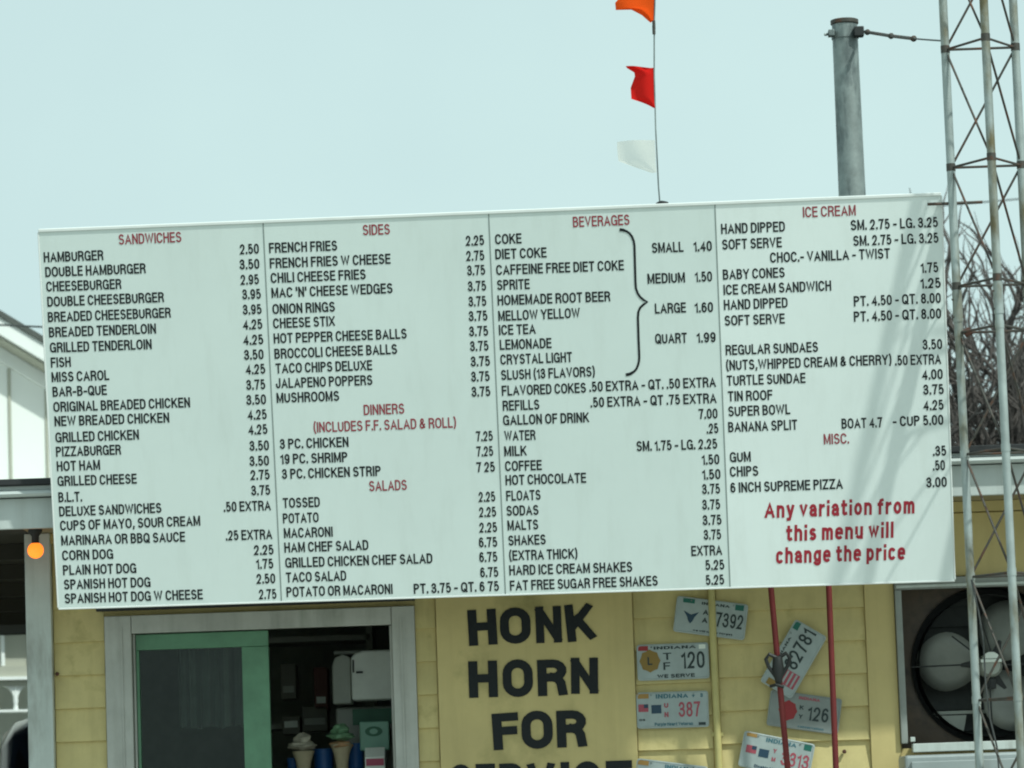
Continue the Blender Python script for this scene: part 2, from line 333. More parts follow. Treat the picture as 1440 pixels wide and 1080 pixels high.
def stroke_text(s_, wt, gap=.11, slant=0.0):
    """flat lettering in the x-z plane facing -y, cap height 1, unit thickness 1; shared between equal strings"""
    k = (s_, wt, gap, slant)
    if k in _sg: return _sg[k]
    vs = []; fs = []; x = 0.0; h = wt / 2; layer = 0
    for ch in s_:
        if ch == ' ': x += .26; continue
        W_, strokes = GL.get(ch) or GL[ch.upper()]
        for st in strokes:
            layer += 1; yy = -1.0 - .05 * (layer % 4)
            P = [Vector((x + h + px * W_, h + pz * (1 - 2 * h))) for px, pz in st]
            Q = [P[0]] + [P[i] for i in range(1, len(P)) if (P[i] - P[i - 1]).length > 1e-4]
            closed = (Q[0] - Q[-1]).length < 1e-3 and len(Q) > 4
            if closed: Q = Q[:-1]
            n = len(Q); b0 = len(vs)
            # butt ends reach the outline
            if not closed:
                d0 = (Q[0] - Q[1]).normalized(); d1 = (Q[-1] - Q[-2]).normalized(); 
                if len(st) <= 12: Q[0] = Q[0] + d0 * h * .98; Q[-1] = Q[-1] + d1 * h * .98
            for i in range(n):
                a = Q[i - 1] if (i or closed) else None; c_ = Q[(i + 1) % n] if (i < n - 1 or closed) else None
                t1 = (Q[i] - a).normalized() if a is not None else None; t2 = (c_ - Q[i]).normalized() if c_ is not None else None
                if t1 is None: t1 = t2
                if t2 is None: t2 = t1
                n1 = Vector((-t1.y, t1.x)); n2 = Vector((-t2.y, t2.x)); nn = n1 + n2
                if nn.length < .25: nn = n1
                nn = nn.normalized(); sc_ = min(1 / max(.35, nn.dot(n1)), 2.2)
                for sg in (1, -1):
                    q = Q[i] + nn * sg * h * sc_
                    q.y = max(min(q.y, 1.0 if st[0][1] <= 1.02 and ch not in '()' else 9), -9 if (ch in "gpyQ,()" or q.y > 0) else 0.0)
                    sx = q.x + slant * q.y
                    vs.append((sx, yy, q.y)); vs.append((sx, 0.0, q.y))
            m_ = n if closed else n - 1
            for i in range(m_):
                j = (i + 1) % n; A_, B_ = b0 + 4 * i, b0 + 4 * j
                fs += [(A_, A_ + 2, B_ + 2, B_), (A_, B_, B_ + 1, A_ + 1), (A_ + 2, A_ + 3, B_ + 3, B_ + 2)]
            if not closed:
                E_ = b0 + 4 * (n - 1); fs += [(b0, b0 + 1, b0 + 3, b0 + 2), (E_, E_ + 2, E_ + 3, E_ + 1)]
        x += W_ + wt + gap
    me = bpy.data.meshes.new('lettering'); me.from_pydata(vs, [], fs)
    xs = [v[0] for v in vs]; zs = [v[2] for v in vs]
    _sg[k] = (me, min(xs), max(xs), min(zs), max(zs)); return _sg[k]
_sm = {}
def put_text(s_, x0, x1, zc, h, m, parent, y, bold=0.15, name='lettering', rot=0.0, thick=0.0012, fit_box=False, gap=.11, slant=0.0, **kw):
    """string s_ filling x0..x1 with cap height h, centred on height zc, its back on plane y"""
    me, a, b, c, d = stroke_text(s_, bold, gap, slant); key = (s_, bold, gap, slant, m.name)
    if key not in _sm: mm = me.copy(); mm.materials.append(m); _sm[key] = mm
    o = link_mesh(_sm[key], name, parent)
    sx = (x1 - x0) / (b - a); sz = h; cx = (x0 + x1) / 2
    lx, lz = x0 - sx * a - cx, -h / 2
    lx, lz = lx * math.cos(rot) - lz * math.sin(rot), lx * math.sin(rot) + lz * math.cos(rot)
    o.rotation_euler = (0, -rot, 0); o.scale = (sx, thick, sz); o.location = (cx + lx, y, zc + lz)
    return o
MENU = """
SANDWICHES|-1.502|-1.244|0.730|r
HAMBURGER|-1.816|-1.569|0.671|k
DOUBLE HAMBURGER|-1.813|-1.397|0.609|k
CHEESEBURGER|-1.812|-1.501|0.549|k
DOUBLE CHEESEBURGER|-1.811|-1.328|0.488|k
BREADED CHEESEBURGER|-1.812|-1.303|0.426|k
BREADED TENDERLOIN|-1.811|-1.367|0.363|k
GRILLED TENDERLOIN|-1.810|-1.388|0.300|k
FISH|-1.810|-1.727|0.239|k
MISS CAROL|-1.810|-1.571|0.178|k
BAR-B-QUE|-1.809|-1.584|0.119|k
ORIGINAL BREADED CHICKEN|-1.809|-1.242|0.056|k
NEW BREADED CHICKEN|-1.808|-1.331|-0.003|k
2.50|-1.009|-0.928|0.671|k
3.50|-1.011|-0.929|0.610|k
2.95|-1.012|-0.934|0.547|k
3.95|-1.006|-0.929|0.488|k
3.95|-1.007|-0.929|0.425|k
4.25|-1.010|-0.929|0.364|k
4.25|-1.012|-0.928|0.302|k
3.50|-1.011|-0.930|0.241|k
4.25|-1.008|-0.926|0.181|k
3.75|-1.008|-0.929|0.118|k
3.50|-1.011|-0.929|0.056|k
4.25|-1.009|-0.929|-0.005|k
GRILLED CHICKEN|-1.807|-1.460|-0.069|k
PIZZABURGER|-1.808|-1.538|-0.129|k
HOT HAM|-1.808|-1.628|-0.188|k
GRILLED CHEESE|-1.808|-1.479|-0.250|k
B.L.T.|-1.808|-1.710|-0.315|k
DELUXE SANDWICHES|-1.808|-1.383|-0.373|k
CUPS OF MAYO, SOUR CREAM|-1.807|-1.225|-0.433|k
MARINARA OR BBQ SAUCE|-1.806|-1.291|-0.494|k
CORN DOG|-1.805|-1.593|-0.557|k
PLAIN HOT DOG|-1.805|-1.500|-0.617|k
SPANISH HOT DOG|-1.804|-1.444|-0.678|k
SPANISH HOT DOG W CHEESE|-1.804|-1.230|-0.736|k
4.25|-1.009|-0.929|-0.066|k
3.50|-1.007|-0.926|-0.131|k
3.50|-1.010|-0.929|-0.194|k
2.75|-1.011|-0.929|-0.252|k
3.75|-1.009|-0.930|-0.314|k
.50 EXTRA|-1.125|-0.930|-0.378|k
.25 EXTRA|-1.122|-0.930|-0.497|k
2.25|-1.012|-0.928|-0.560|k
1.75|-1.003|-0.932|-0.618|k
2.50|-1.007|-0.927|-0.679|k
2.75|-1.000|-0.925|-0.743|k
SIDES|-0.499|-0.389|0.729|r
FRENCH FRIES|-0.886|-0.607|0.671|k
FRENCH FRIES W CHEESE|-0.886|-0.392|0.609|k
CHILI CHEESE FRIES|-0.885|-0.496|0.549|k
MAC 'N' CHEESE WEDGES|-0.885|-0.389|0.489|k
ONION RINGS|-0.884|-0.628|0.424|k
CHEESE STIX|-0.884|-0.630|0.365|k
HOT PEPPER CHEESE BALLS|-0.885|-0.340|0.303|k
BROCCOLI CHEESE BALLS|-0.885|-0.382|0.241|k
TACO CHIPS DELUXE|-0.883|-0.487|0.181|k
JALAPENO POPPERS|-0.885|-0.489|0.120|k
MUSHROOMS|-0.885|-0.628|0.059|k
2.25|-0.085|-0.008|0.668|k
2.75|-0.086|-0.010|0.608|k
3.75|-0.083|-0.009|0.548|k
3.75|-0.083|-0.008|0.484|k
3.75|-0.083|-0.010|0.423|k
3.75|-0.085|-0.008|0.363|k
3.75|-0.086|-0.008|0.301|k
3.75|-0.085|-0.009|0.241|k
3.75|-0.085|-0.006|0.179|k
3.75|-0.086|-0.010|0.118|k
3.75|-0.087|-0.010|0.057|k
DINNERS|-0.530|-0.364|-0.002|r
(INCLUDES F.F. SALAD & ROLL)|-0.739|-0.155|-0.066|r
3 PC. CHICKEN|-0.882|-0.598|-0.129|k
19 PC. SHRIMP|-0.882|-0.606|-0.190|k
3 PC. CHICKEN STRIP|-0.879|-0.472|-0.253|k
SALADS|-0.522|-0.368|-0.314|r
TOSSED|-0.880|-0.728|-0.372|k
POTATO|-0.883|-0.736|-0.434|k
MACARONI|-0.882|-0.681|-0.495|k
HAM CHEF SALAD|-0.883|-0.537|-0.555|k
GRILLED CHICKEN CHEF SALAD|-0.882|-0.277|-0.616|k
TACO SALAD|-0.882|-0.634|-0.678|k
POTATO OR MACARONI|-0.883|-0.446|-0.738|k
7.25|-0.076|-0.008|-0.126|k
7.25|-0.077|-0.009|-0.188|k
7 25|-0.080|-0.005|-0.252|k
2.25|-0.079|-0.009|-0.373|k
2.25|-0.080|-0.008|-0.435|k
2.25|-0.082|-0.007|-0.498|k
6.75|-0.084|-0.009|-0.559|k
6.75|-0.085|-0.011|-0.620|k
6.75|-0.084|-0.010|-0.682|k
PT. 3.75 - QT. 6 75|-0.359|-0.010|-0.741|k
BEVERAGES|0.355|0.583|0.728|r
COKE|0.037|0.144|0.671|k
DIET COKE|0.035|0.243|0.609|k
CAFFEINE FREE DIET COKE|0.036|0.553|0.545|k
SPRITE|0.037|0.169|0.485|k
HOMEMADE ROOT BEER|0.036|0.493|0.423|k
MELLOW YELLOW|0.036|0.368|0.361|k
ICE TEA|0.036|0.186|0.302|k
LEMONADE|0.037|0.247|0.242|k
CRYSTAL LIGHT|0.037|0.328|0.183|k
SLUSH (13 FLAVORS)|0.037|0.418|0.120|k
FLAVORED COKES|0.037|0.379|0.056|k
.50 EXTRA - QT. .50 EXTRA|0.393|0.905|0.059|k
REFILLS|0.038|0.187|-0.004|k
.50 EXTRA - QT .75 EXTRA|0.395|0.905|-0.004|k
SMALL|0.669|0.796|0.610|k
1.40|0.836|0.910|0.609|k
MEDIUM|0.646|0.797|0.487|k
1.50|0.837|0.906|0.487|k
LARGE|0.671|0.796|0.365|k
1.60|0.831|0.905|0.363|k
QUART|0.667|0.795|0.243|k
1.99|0.834|0.911|0.241|k
GALLON OF DRINK|0.037|0.387|-0.065|k
WATER|0.039|0.166|-0.127|k
MILK|0.036|0.128|-0.190|k
COFFEE|0.037|0.186|-0.251|k
HOT CHOCOLATE|0.036|0.364|-0.309|k
FLOATS|0.036|0.176|-0.373|k
SODAS|0.035|0.165|-0.434|k
MALTS|0.036|0.161|-0.494|k
SHAKES|0.037|0.189|-0.555|k
(EXTRA THICK)|0.037|0.316|-0.617|k
HARD ICE CREAM SHAKES|0.035|0.536|-0.678|k
FAT FREE SUGAR FREE SHAKES|0.035|0.637|-0.739|k
7.00|0.830|0.906|-0.067|k
.25|0.860|0.907|-0.128|k
SM. 1.75 - LG. 2.25|0.574|0.900|-0.189|k
1.50|0.835|0.906|-0.252|k
1.50|0.834|0.908|-0.314|k
3.75|0.831|0.904|-0.372|k
3.75|0.829|0.902|-0.435|k
3.75|0.828|0.905|-0.498|k
3.75|0.830|0.901|-0.558|k
EXTRA|0.778|0.903|-0.622|k
5.25|0.833|0.909|-0.682|k
5.25|0.832|0.906|-0.742|k
ICE CREAM|1.280|1.491|0.730|r
HAND DIPPED|0.950|1.206|0.676|k
SOFT SERVE|0.952|1.191|0.613|k
CHOC.- VANILLA - TWIST|1.142|1.621|0.551|k
BABY CONES|0.950|1.198|0.491|k
ICE CREAM SANDWICH|0.950|1.382|0.431|k
HAND DIPPED|0.949|1.205|0.370|k
SOFT SERVE|0.950|1.191|0.305|k
REGULAR SUNDAES|0.949|1.320|0.186|k
(NUTS,WHIPPED CREAM & CHERRY)|0.948|1.612|0.126|k
.50 EXTRA|1.626|1.810|0.119|k
TURTLE SUNDAE|0.949|1.265|0.064|k
SM. 2.75 - LG. 3.25|1.469|1.816|0.670|k
SM. 2.75 - LG. 3.25|1.477|1.816|0.607|k
1.75|1.741|1.811|0.488|k
1.25|1.737|1.819|0.425|k
PT. 4.50 - QT. 8.00|1.470|1.817|0.364|k
PT. 4.50 - QT. 8.00|1.468|1.816|0.302|k
3.50|1.737|1.816|0.180|k
4.00|1.730|1.814|0.060|k
3.75|1.733|1.816|-0.002|k
TIN ROOF|0.951|1.130|0.000|k
SUPER BOWL|0.950|1.199|-0.060|k
BANANA SPLIT|0.947|1.225|-0.124|k
MISC.|1.329|1.430|-0.186|r
GUM|0.949|1.033|-0.246|k
CHIPS|0.947|1.061|-0.306|k
6 INCH SUPREME PIZZA|0.946|1.399|-0.369|k
4.25|1.731|1.813|-0.064|k
BOAT 4.7|1.403|1.567|-0.126|k
- CUP 5.00|1.608|1.810|-0.125|k
.35|1.764|1.817|-0.249|k
.50|1.762|1.810|-0.309|k
3.00|1.732|1.815|-0.375|k
Any variation from|1.078|1.683|-0.467|R
this menu will|1.164|1.597|-0.562|R
change the price|1.119|1.639|-0.652|R
"""

TL, TM, TR_ = (1.782, 15.57), (1.918, 15.35), (2.063, 15.57)
WALL_Y = 16.80      # face of the restaurant's front wall
EAVE_Y = 16.26      # front of its eave
# ================================================================== SETTING
g = MB().box(-400, 400, -300, 1500, -0.3, 0.0).build('ground', M_GRASS, kind='structure')
MB().box(-60, 60, -20, 24.0, 0.0, 0.004).build('parking_lot', M_CONCRETE, kind='structure')  # out of view; its concrete is made pale to bounce light up
MB().box(-2.3, 6.5, 15.2, 16.795, 0.004, 0.12).build('pavement', M_CONCRETE, kind='structure')

# ================================================================== RESTAURANT BUILDING
RB = (0.0, WALL_Y, 0.0)
bld = empty('restaurant_building', RB, label='low yellow clapboard drive-in with white trim and a flat white-edged roof behind the menu board', cat='building')
def B(): return MB(off=RB)
WX0, WX1, WZ1, WZ0 = -1.645, -0.557, 2.292, 1.42      # service window opening
FX0, FX1, FZ0, FZ1 = 1.618, 2.345, 1.722, 2.372       # fan opening
XL, XR, ZT = -2.075, 5.6, 2.742
# backing wall pieces around the openings
b = B()
b.box(XL, WX0 - .02, 16.815, 16.93, 0, ZT); b.box(WX0 - .02, WX1 + .02, 16.815, 16.93, WZ1 + .02, ZT); b.box(WX0 - .02, WX1 + .02, 16.815, 16.93, 0, WZ0 - .02)
b.box(WX1 + .02, FX0 - .02, 16.815, 16.93, 0, ZT); b.box(FX0 - .02, FX1 + .02, 16.815, 16.93, FZ1 + .02, ZT); b.box(FX0 - .02, FX1 + .02, 16.815, 16.93, 0, FZ0 - .02)
b.box(FX1 + .02, XR, 16.815, 16.93, 0, ZT)
b.build('wall', M_YEL2, bld)
b = B(); b.box(XL, XL + .1, 16.93, 22.6, 0, ZT); b.box(XR - .1, XR, 16.93, 22.6, 0, ZT); b.box(XL + .1, XR - .1, 22.5, 22.6, 0, ZT)
b.build('side_wall', M_YEL2, bld)
b = B(); b.box(XL + .1, XR - .1, 16.93, 22.5, 0.02, 0.10); b.build('interior_floor', M_DARK, bld)
b = B(); b.box(XL + .1, XR - .1, 19.4, 19.5, 0.1, ZT); b.box(1.30, 1.36, 16.93, 19.4, 0.1, ZT); b.build('interior_wall', M_DARK, bld)
b = B(); b.box(XL + .1, XR - .1, 16.93, 22.5, ZT - 0.06, ZT - 0.002); b.build('interior_ceiling', M_DARK, bld)
# roof: slab, soffit, fascia layers
b = B(); b.box(-6.2, 6.4, EAVE_Y + .03, 24.6, 2.775, 2.885); b.build('roof', M_ROOF, bld)
b = B(); b.box(XL, 6.4, EAVE_Y + .03, 16.815, ZT, 2.773); b.build('soffit', M_SOFFIT, bld)
b = B(); b.box(-6.2, XL - .002, EAVE_Y + .03, 24.5, ZT, 2.773); b.build('carport_ceiling', M_DARKSOFFIT, bld)
for k in range(5):      # carport ceiling joists, dark
    b = B(); y = 17.3 + k * 1.25; b.box(-6.2, XL - .01, y, y + .05, ZT - .07, ZT - .001); b.build('joist', M_DARKSOFFIT, bld)
b = B(); b.box(-6.2, 6.4, EAVE_Y, EAVE_Y + .028, 2.722, 2.848); b.build('fascia', M_FASCIA, bld, bevel=.003)
b = B(); b.prism_x([(EAVE_Y - .05, 2.852), (EAVE_Y - .058, 2.862), (EAVE_Y - .050, 2.874), (EAVE_Y - .036, 2.882), (EAVE_Y - .034, 2.896), (EAVE_Y + .03, 2.896), (EAVE_Y + .03, 2.852)], -6.2, 6.4)
b.build('gutter', M_FASCIA, bld)
b = B(); b.box(-6.2, 6.4, EAVE_Y - .065, EAVE_Y + .20, 2.898, 2.924); b.build('roof_edge', M_ROOF, bld, bevel=.004)
b = B(); b.box(-6.2, XL - .02, 24.5, 24.53, 2.735, 2.85); b.build('fascia', M_DARKSOFFIT, bld)
# ledger beam under the soffit
b = B(); b.box(XL + .08, 6.0, 16.775, 16.813, ZT - .045, ZT - .002); b.build('frieze_board', M_YEL2, bld)
# clapboards: each course a board, thick lower edge proud
def siding(x0, x1, zoff, ztop=ZT - .05, zbot=0.12, holes=()):
    z = zoff
    while z > zbot: z -= 0.1405
    z += 0.1405
    rr = random.Random(int(zoff * 1000))
    while z < ztop:
        z1 = min(z + 0.1405, ztop)
        if z1 - z > .02 and not any(z1 > h0 and z < h1 for h0, h1 in holes):
            j = rr.uniform(-.0015, .0015); d = rr.uniform(-.0015, .0015)
            b = B(); b.prism_x([(16.7955 + d, z + .004), (16.8125, z1 + .006), (16.8145, z1 + .006), (16.8145, z + .002)], x0, x1)
            # sag the ends a little so the shadow lines are not ruled
            for i, v in enumerate(b.v): v.z += j * (1 if v.x > (x0 + x1) / 2 - RB[0] else -1)
            b.build('clapboard', M_YEL, bld)
        z += 0.1405
zr = at(1180, 902, WALL_Y).z; zl = at(110, 904, WALL_Y).z; zm = at(945, 962, WALL_Y).z
siding(-1.985, -1.772, zl)
siding(-.447, -.362, at(597, 885, WALL_Y).z)
siding(.482, .800, zm)
siding(.836, 1.464, zr)
siding(-1.768, -.449, zl, zbot=0.12, holes=((1.30, 3.0),))
# corner post and flat boards
b = B(); b.box(-2.098, -1.990, 16.752, 16.814, 0.12, ZT - .002); b.build('corner_board', M_TRIM, bld, bevel=.004)
b = B(); b.box(1.466, 1.592, 16.788, 16.8145, 0.12, ZT - .05); b.build('pilaster_board', M_YEL2, bld, bevel=.003)
b = B(); b.box(1.594, 5.4, 16.792, 16.8145, 2.425, ZT - .05); b.build('header_board', M_YEL2, bld, bevel=.002)
b = B(); b.box(2.42, 5.4, 16.792, 16.8145, 0.12, 2.423); b.build('wall_panel', M_YEL2, bld, bevel=.002)
b = B(); b.box(-1.80, -.445, 16.768, 16.797, 2.400, 2.438); b.build('black_strip', M_BLKMETAL, bld)  # black strip across the wall above the window head
b = B(); b.tube([(.818, 16.782, .15), (.820, 16.782, 1.5), (.816, 16.782, 2.2), (.819, 16.782, 2.74)], .0155, 12); b.build('conduit', M_CONDUIT, bld, smooth=True)
for z in (1.78, 2.33):
    b = B(); b.box(.795, .843, 16.7835, 16.798, z, z + .018); b.build('conduit_strap', M_CONDUIT, bld, bevel=.002)
# nail heads and small hooks on the clapboards
for px, py in ((1187, 1057), (81, 948), (1062, 1050)):
    p = at(px, py, 16.795); b = B(); b.lathe((p.x, 16.78, p.z), [(.006, .018), (.009, .0), (.004, -.004)], 10, 'y'); b.build('hook', M_RUST, bld)

# ---- service window
wf = []
win = B(); win.box(-1.768, -1.655, 16.775, 16.8145, 1.30, 2.378); win = win.build('window', M_CASING, bld, bevel=.004)
def W(): return MB(off=RB)
def wpart(bx, name, m, bev=.003): 
    b = W(); b.box(*bx); return b.build(name, m, win, bevel=bev)
wpart((-1.653, -.549, 16.775, 16.8145, 2.302, 2.378), 'head_casing', M_CASING)
wpart((-.547, -.449, 16.775, 16.8145, 1.30, 2.378), 'side_casing', M_CASING)
wpart((-1.700, -1.692, 16.770, 16.7745, 1.30, 2.33), 'casing_bead', M_CASING, .001)
wpart((-.512, -.504, 16.770, 16.7745, 1.30, 2.33), 'casing_bead', M_CASING, .001)
wpart((-1.653, -.549, 16.70, 16.8145, 1.39, 1.42), 'sill', M_CASING)
wpart((-1.653, -1.643, 16.82, 16.93, 1.42, 2.30), 'jamb', M_CASING, .001)
wpart((-.559, -.549, 16.82, 16.93, 1.42, 2.30), 'jamb', M_CASING, .001)
# green sash (left half)
wpart((-1.641, -1.076, 16.822, 16.862, 2.232, 2.298), 'sash_rail', M_GREEN)
wpart((-1.190, -1.076, 16.821, 16.861, 1.42, 2.231), 'sash_stile', M_GREEN)
wpart((-1.641, -1.628, 16.822, 16.862, 1.42, 2.231), 'sash_stile', M_GREEN)
wpart((-1.627, -1.191, 16.822, 16.862, 1.42, 1.50), 'sash_rail', M_GREEN)
wpart((-1.627, -1.191, 16.842, 16.846, 1.50, 2.231), 'glass_pane', M_GLASS, 0)
# folded dark curtain behind the glass
cu = W(); pts = []
for i in range(61):
    x = -1.48 + .30 * i / 60; pts.append((x, 17.02 + .022 * math.sin(i * .42) + .006 * math.sin(i * 1.1)))
for i in range(60):
    (xa, ya), (xb, yb) = pts[i], pts[i + 1]
    cu.add([(xa, ya, 1.90), (xb, yb, 1.90 + .01 * math.sin(i * .3)), (xb, yb, 2.24), (xa, ya, 2.24)], [(0, 1, 2, 3)])
M_CURT = mat('dark_grey_curtain', (0.10, 0.11, 0.10), 0.9, var=0.3, vscale=10)
o = tag(cu.build('window_curtain', M_CURT, None), 'dark grey folded curtain hanging behind the glass of the green sash', 'curtain')
o.location = RB

# ---- yellow plywood sign board with big letters
sgn = empty('honk_sign', (.06, 16.80, 0), label='yellow painted plywood sign with big black letters HONK HORN FOR SERVICE beside the window', cat='sign')
b = MB(off=(.06, 16.80, 0)); b.box(-.358, .478, 16.782, 16.8145, .75, ZT - .05); b.build('sign_panel', M_YEL2, sgn, bevel=.003)
def letter(ch, X0, X1, Y0, Y1, rot=0):
    ox, oy, s = 580, 820, 4.153
    a = at(ox + X0 / s, oy + (Y0 + Y1) / 2 / s, 16.78); c = at(ox + X1 / s, oy + (Y0 + Y1) / 2 / s, 16.78)
    h = (Y1 - Y0) / s / 331.0 - (X1 - X0) / s / 331.0 * .02
    o = put_text(ch, a.x - .06, c.x - .06, (a.z + c.z) / 2, h, M_BLACK, sgn, 16.782 - 16.80, bold=0.225, gap=.0, name='letter', rot=R(rot), thick=.004, fit_box=True)
    return o
for a_ in (('H', 325, 492, 152, 365, 1.5), ('O', 511, 690, 141, 356, 0), ('N', 714, 876, 134, 351, 0), ('K', 896, 1070, 118, 340, 4),
           ('H', 328, 497, 453, 670, 0), ('O', 527, 703, 444, 667, 0), ('R', 730, 905, 445, 660, 0), ('N', 920, 1090, 434, 648, -1.5),
           ('F', 468, 622, 758, 973, 2), ('O', 637, 819, 744, 969, 0), ('R', 842, 1019, 742, 960, 0),
           ('S', 222, 350, 1058, 1275, 0), ('E', 372, 485, 1055, 1270, 0), ('R', 510, 650, 1052, 1268, 0), ('V', 668, 838, 1048, 1262, 0),
           ('I', 868, 918, 1045, 1258, 0), ('C', 945, 1098, 1040, 1256, 0), ('E', 1132, 1285, 1036, 1250, 0)):
    letter(*a_)

# ================================================================== MENU BOARD
bq = dict(loc=(-0.0785, 15.9030, 3.1297), a=-0.09530, t=0.19199, c=0.0092)
mb = empty('menu_board', bq['loc'], label='large white menu board with four panels of black lettering and red headings', cat='menu board')
Rz = Matrix.Rotation(bq['a'], 3, 'Z'); Rx = Matrix.Rotation(bq['t'], 3, 'X'); Ry = Matrix.Rotation(bq['c'], 3, 'Y')
mb.rotation_mode = 'QUATERNION'; mb.rotation_quaternion = (Rz @ Rx @ Ry).to_quaternion()
HW, HH = 1.83, .773
seams = [-HW, -.9055, .0153, .929, HW]
for i in range(4):
    x0, x1 = seams[i] + (.0015 if i else 0), seams[i + 1] - (.0015 if i < 3 else 0)
    nx, nz = 12, 8; m_ = MB(); vs = []
    for jz in range(nz + 1):
        for jx in range(nx + 1):
            x = x0 + (x1 - x0) * jx / nx; z = -HH + 2 * HH * jz / nz
            edge = math.sin(math.pi * jx / nx) * math.sin(math.pi * jz / nz)
            vs.append((x, 0.0, z))
    n0 = len(vs); vs += [(x, .022, z) for x, z in ((x0, -HH), (x1, -HH), (x1, HH), (x0, HH))]
    fs = [(jz * (nx + 1) + jx, jz * (nx + 1) + jx + 1, (jz + 1) * (nx + 1) + jx + 1, (jz + 1) * (nx + 1) + jx) for jz in range(nz) for jx in range(nx)]
    bl, br, tr, tl = 0, nx, (nz + 1) * (nx + 1) - 1, nz * (nx + 1)
    fs += [tuple([n0, n0 + 1] + list(range(nx, -1, -1))), tuple([n0 + 2, n0 + 3] + list(range(tl, tr + 1))),
           tuple([n0 + 1, n0 + 2] + [jz * (nx + 1) + nx for jz in range(nz, -1, -1)]), tuple([n0 + 3, n0] + [jz * (nx + 1) for jz in range(nz + 1)]), (n0 + 3, n0 + 2, n0 + 1, n0)]
    o = m_.add(vs, fs).build('board_panel', M_BOARD2 if i == 3 else M_BOARD, mb, smooth=True)
M_SEAM = mat('grey_seam_strip', (0.22, 0.26, 0.25), 0.7)  # flat grey for the joints between panels
for sx in seams[1:4]:
    b = MB(); b.box(sx - .0022, sx + .0022, -.0012, .02, -HH, HH); b.build('seam_strip', M_SEAM, mb)
b = MB(); b.box(-HW - .003, HW + .003, -.005, .035, HH + .0005, HH + .013); b.build('top_edge', M_BOARDEDGE, mb, bevel=.002)
b = MB(); b.box(-HW - .003, HW + .003, -.002, .035, -HH - .008, -HH - .0005); b.build('bottom_edge', M_BOARDEDGE, mb, bevel=.002)
for sx in (-1, 1):
    b = MB(); xa, xb = sorted((sx * (HW + .0005), sx * (HW + .007))); b.box(xa, xb, -.002, .035, -HH, HH); b.build('side_edge', M_BOARDEDGE, mb, bevel=.002)
for x in (-1.5, -.5, .5, 1.5):
    b = MB(); b.box(x - .02, x + .02, .024, .064, -HH + .03, HH - .03); b.build('back_rail', M_BLKMETAL, mb)
    b = MB(); b.tube([(x, .06, -.35), (x, .30 - .06 * (x / 1.5), -.36)], .014, 8); b.build('mount_strut', M_BLKMETAL, mb)
for l_ in MENU.strip().split('\n'):
    t_, x0, x1, z, k = l_.split('|'); x0, x1, z = float(x0), float(x1), float(z)
    m_ = {'k': M_BLACK, 'r': M_RED, 'R': M_NOTE}[k]
    h = {'k': .0415, 'r': .0425, 'R': .066}[k]
    bold = {'k': .172, 'r': .15, 'R': .20}[k]; kw_ = dict(gap=.16, slant=.06) if k == 'R' else {}
    nm = {'k': 'menu_line', 'r': 'menu_heading', 'R': 'menu_notice'}[k]
    if k == 'k' and t_[0] in '.0123456789' and len(t_) <= 4: nm = 'price'
    wd = (x1 - x0); rj = random.Random(t_ + l_)
    o = put_text(t_, x0, x1, z + rj.uniform(-.001, .001), h, m_, mb, -.0004, bold=bold, name=nm, rot=rj.uniform(-.003, .003), thick=.0009, **kw_)
    if k != 'k': tag(o, {'r': 'small dull red heading', 'R': 'big crimson handwritten-style notice line'}[k])
BR = [(0.542, 0.689), (0.556, 0.687), (0.57, 0.681), (0.582, 0.672), (0.591, 0.658), (0.597, 0.64), (0.599, 0.62), (0.598, 0.547), (0.597, 0.475), (0.598, 0.45), (0.604, 0.43), (0.613, 0.415), (0.628, 0.401), (0.642, 0.394),
      (0.626, 0.384), (0.612, 0.372), (0.604, 0.355), (0.601, 0.331), (0.600, 0.252), (0.600, 0.172), (0.598, 0.155), (0.593, 0.138), (0.586, 0.124), (0.576, 0.114), (0.56, 0.105), (0.543, 0.102)]
b = MB(); vs = []; fs = []
for i, (x, z) in enumerate(BR):
    a = Vector(BR[max(i - 1, 0)]); c = Vector(BR[min(i + 1, len(BR) - 1)]); t = (c - a).normalized(); n_ = Vector((-t.y, t.x)); wdt = .0045 if 1 < i < len(BR) - 2 else .006
    if i == 13: n_ = Vector((1, 0)); wdt = .004
    vs += [(x + n_.x * wdt, -.0018, z + n_.y * wdt), (x - n_.x * wdt, -.0018, z - n_.y * wdt)]
for i in range(len(BR) - 1): fs.append((2 * i, 2 * i + 1, 2 * i + 3, 2 * i + 2))
nv = len(vs); vs += [(x, .0, z) for x, y, z in vs]; fs += [tuple(i + nv for i in reversed(f)) for f in fs]
for i in range(len(BR) - 1): fs += [(2 * i, 2 * i + 2, 2 * i + 2 + nv, 2 * i + nv), (2 * i + 1, 2 * i + 1 + nv, 2 * i + 3 + nv, 2 * i + 3)]
b.add(vs, fs).build('curly_brace', M_BLACK, mb)

# ================================================================== RED POLES, HOOKS
def pole(name, pa, pb, r_, m_, label, cat, group=None):
    c = Vector(pb); b = MB(off=c); b.tube([pa, (Vector(pa) + Vector(pb)) / 2 + Vector((.002, 0, 0)), pb], r_, 12)
    o = b.build(name, m_, None, smooth=True); o.location = c; return tag(o, label, cat, group)
def down(pxa, pya, pxb, pyb, Y, z0=.12):
    a = at(pxa, pya, Y); b_ = at(pxb, pyb, Y); t = (z0 - a.z) / (b_.z - a.z); return a, a + (b_ - a) * t
a, b_ = down(1083, 815, 1107, 1080, 16.45); up_ = a + (a - b_).normalized() * .10
pole('red_support_pole', tuple(up_), tuple(b_), .0125, M_REDPOLE, 'thin red painted pole under the menu board with a black clamp on it', 'pole', 'red poles under the menu board')
a2, b2 = down(1165, 815, 1175, 1080, 16.45); up2 = a2 + (a2 - b2).normalized() * .10
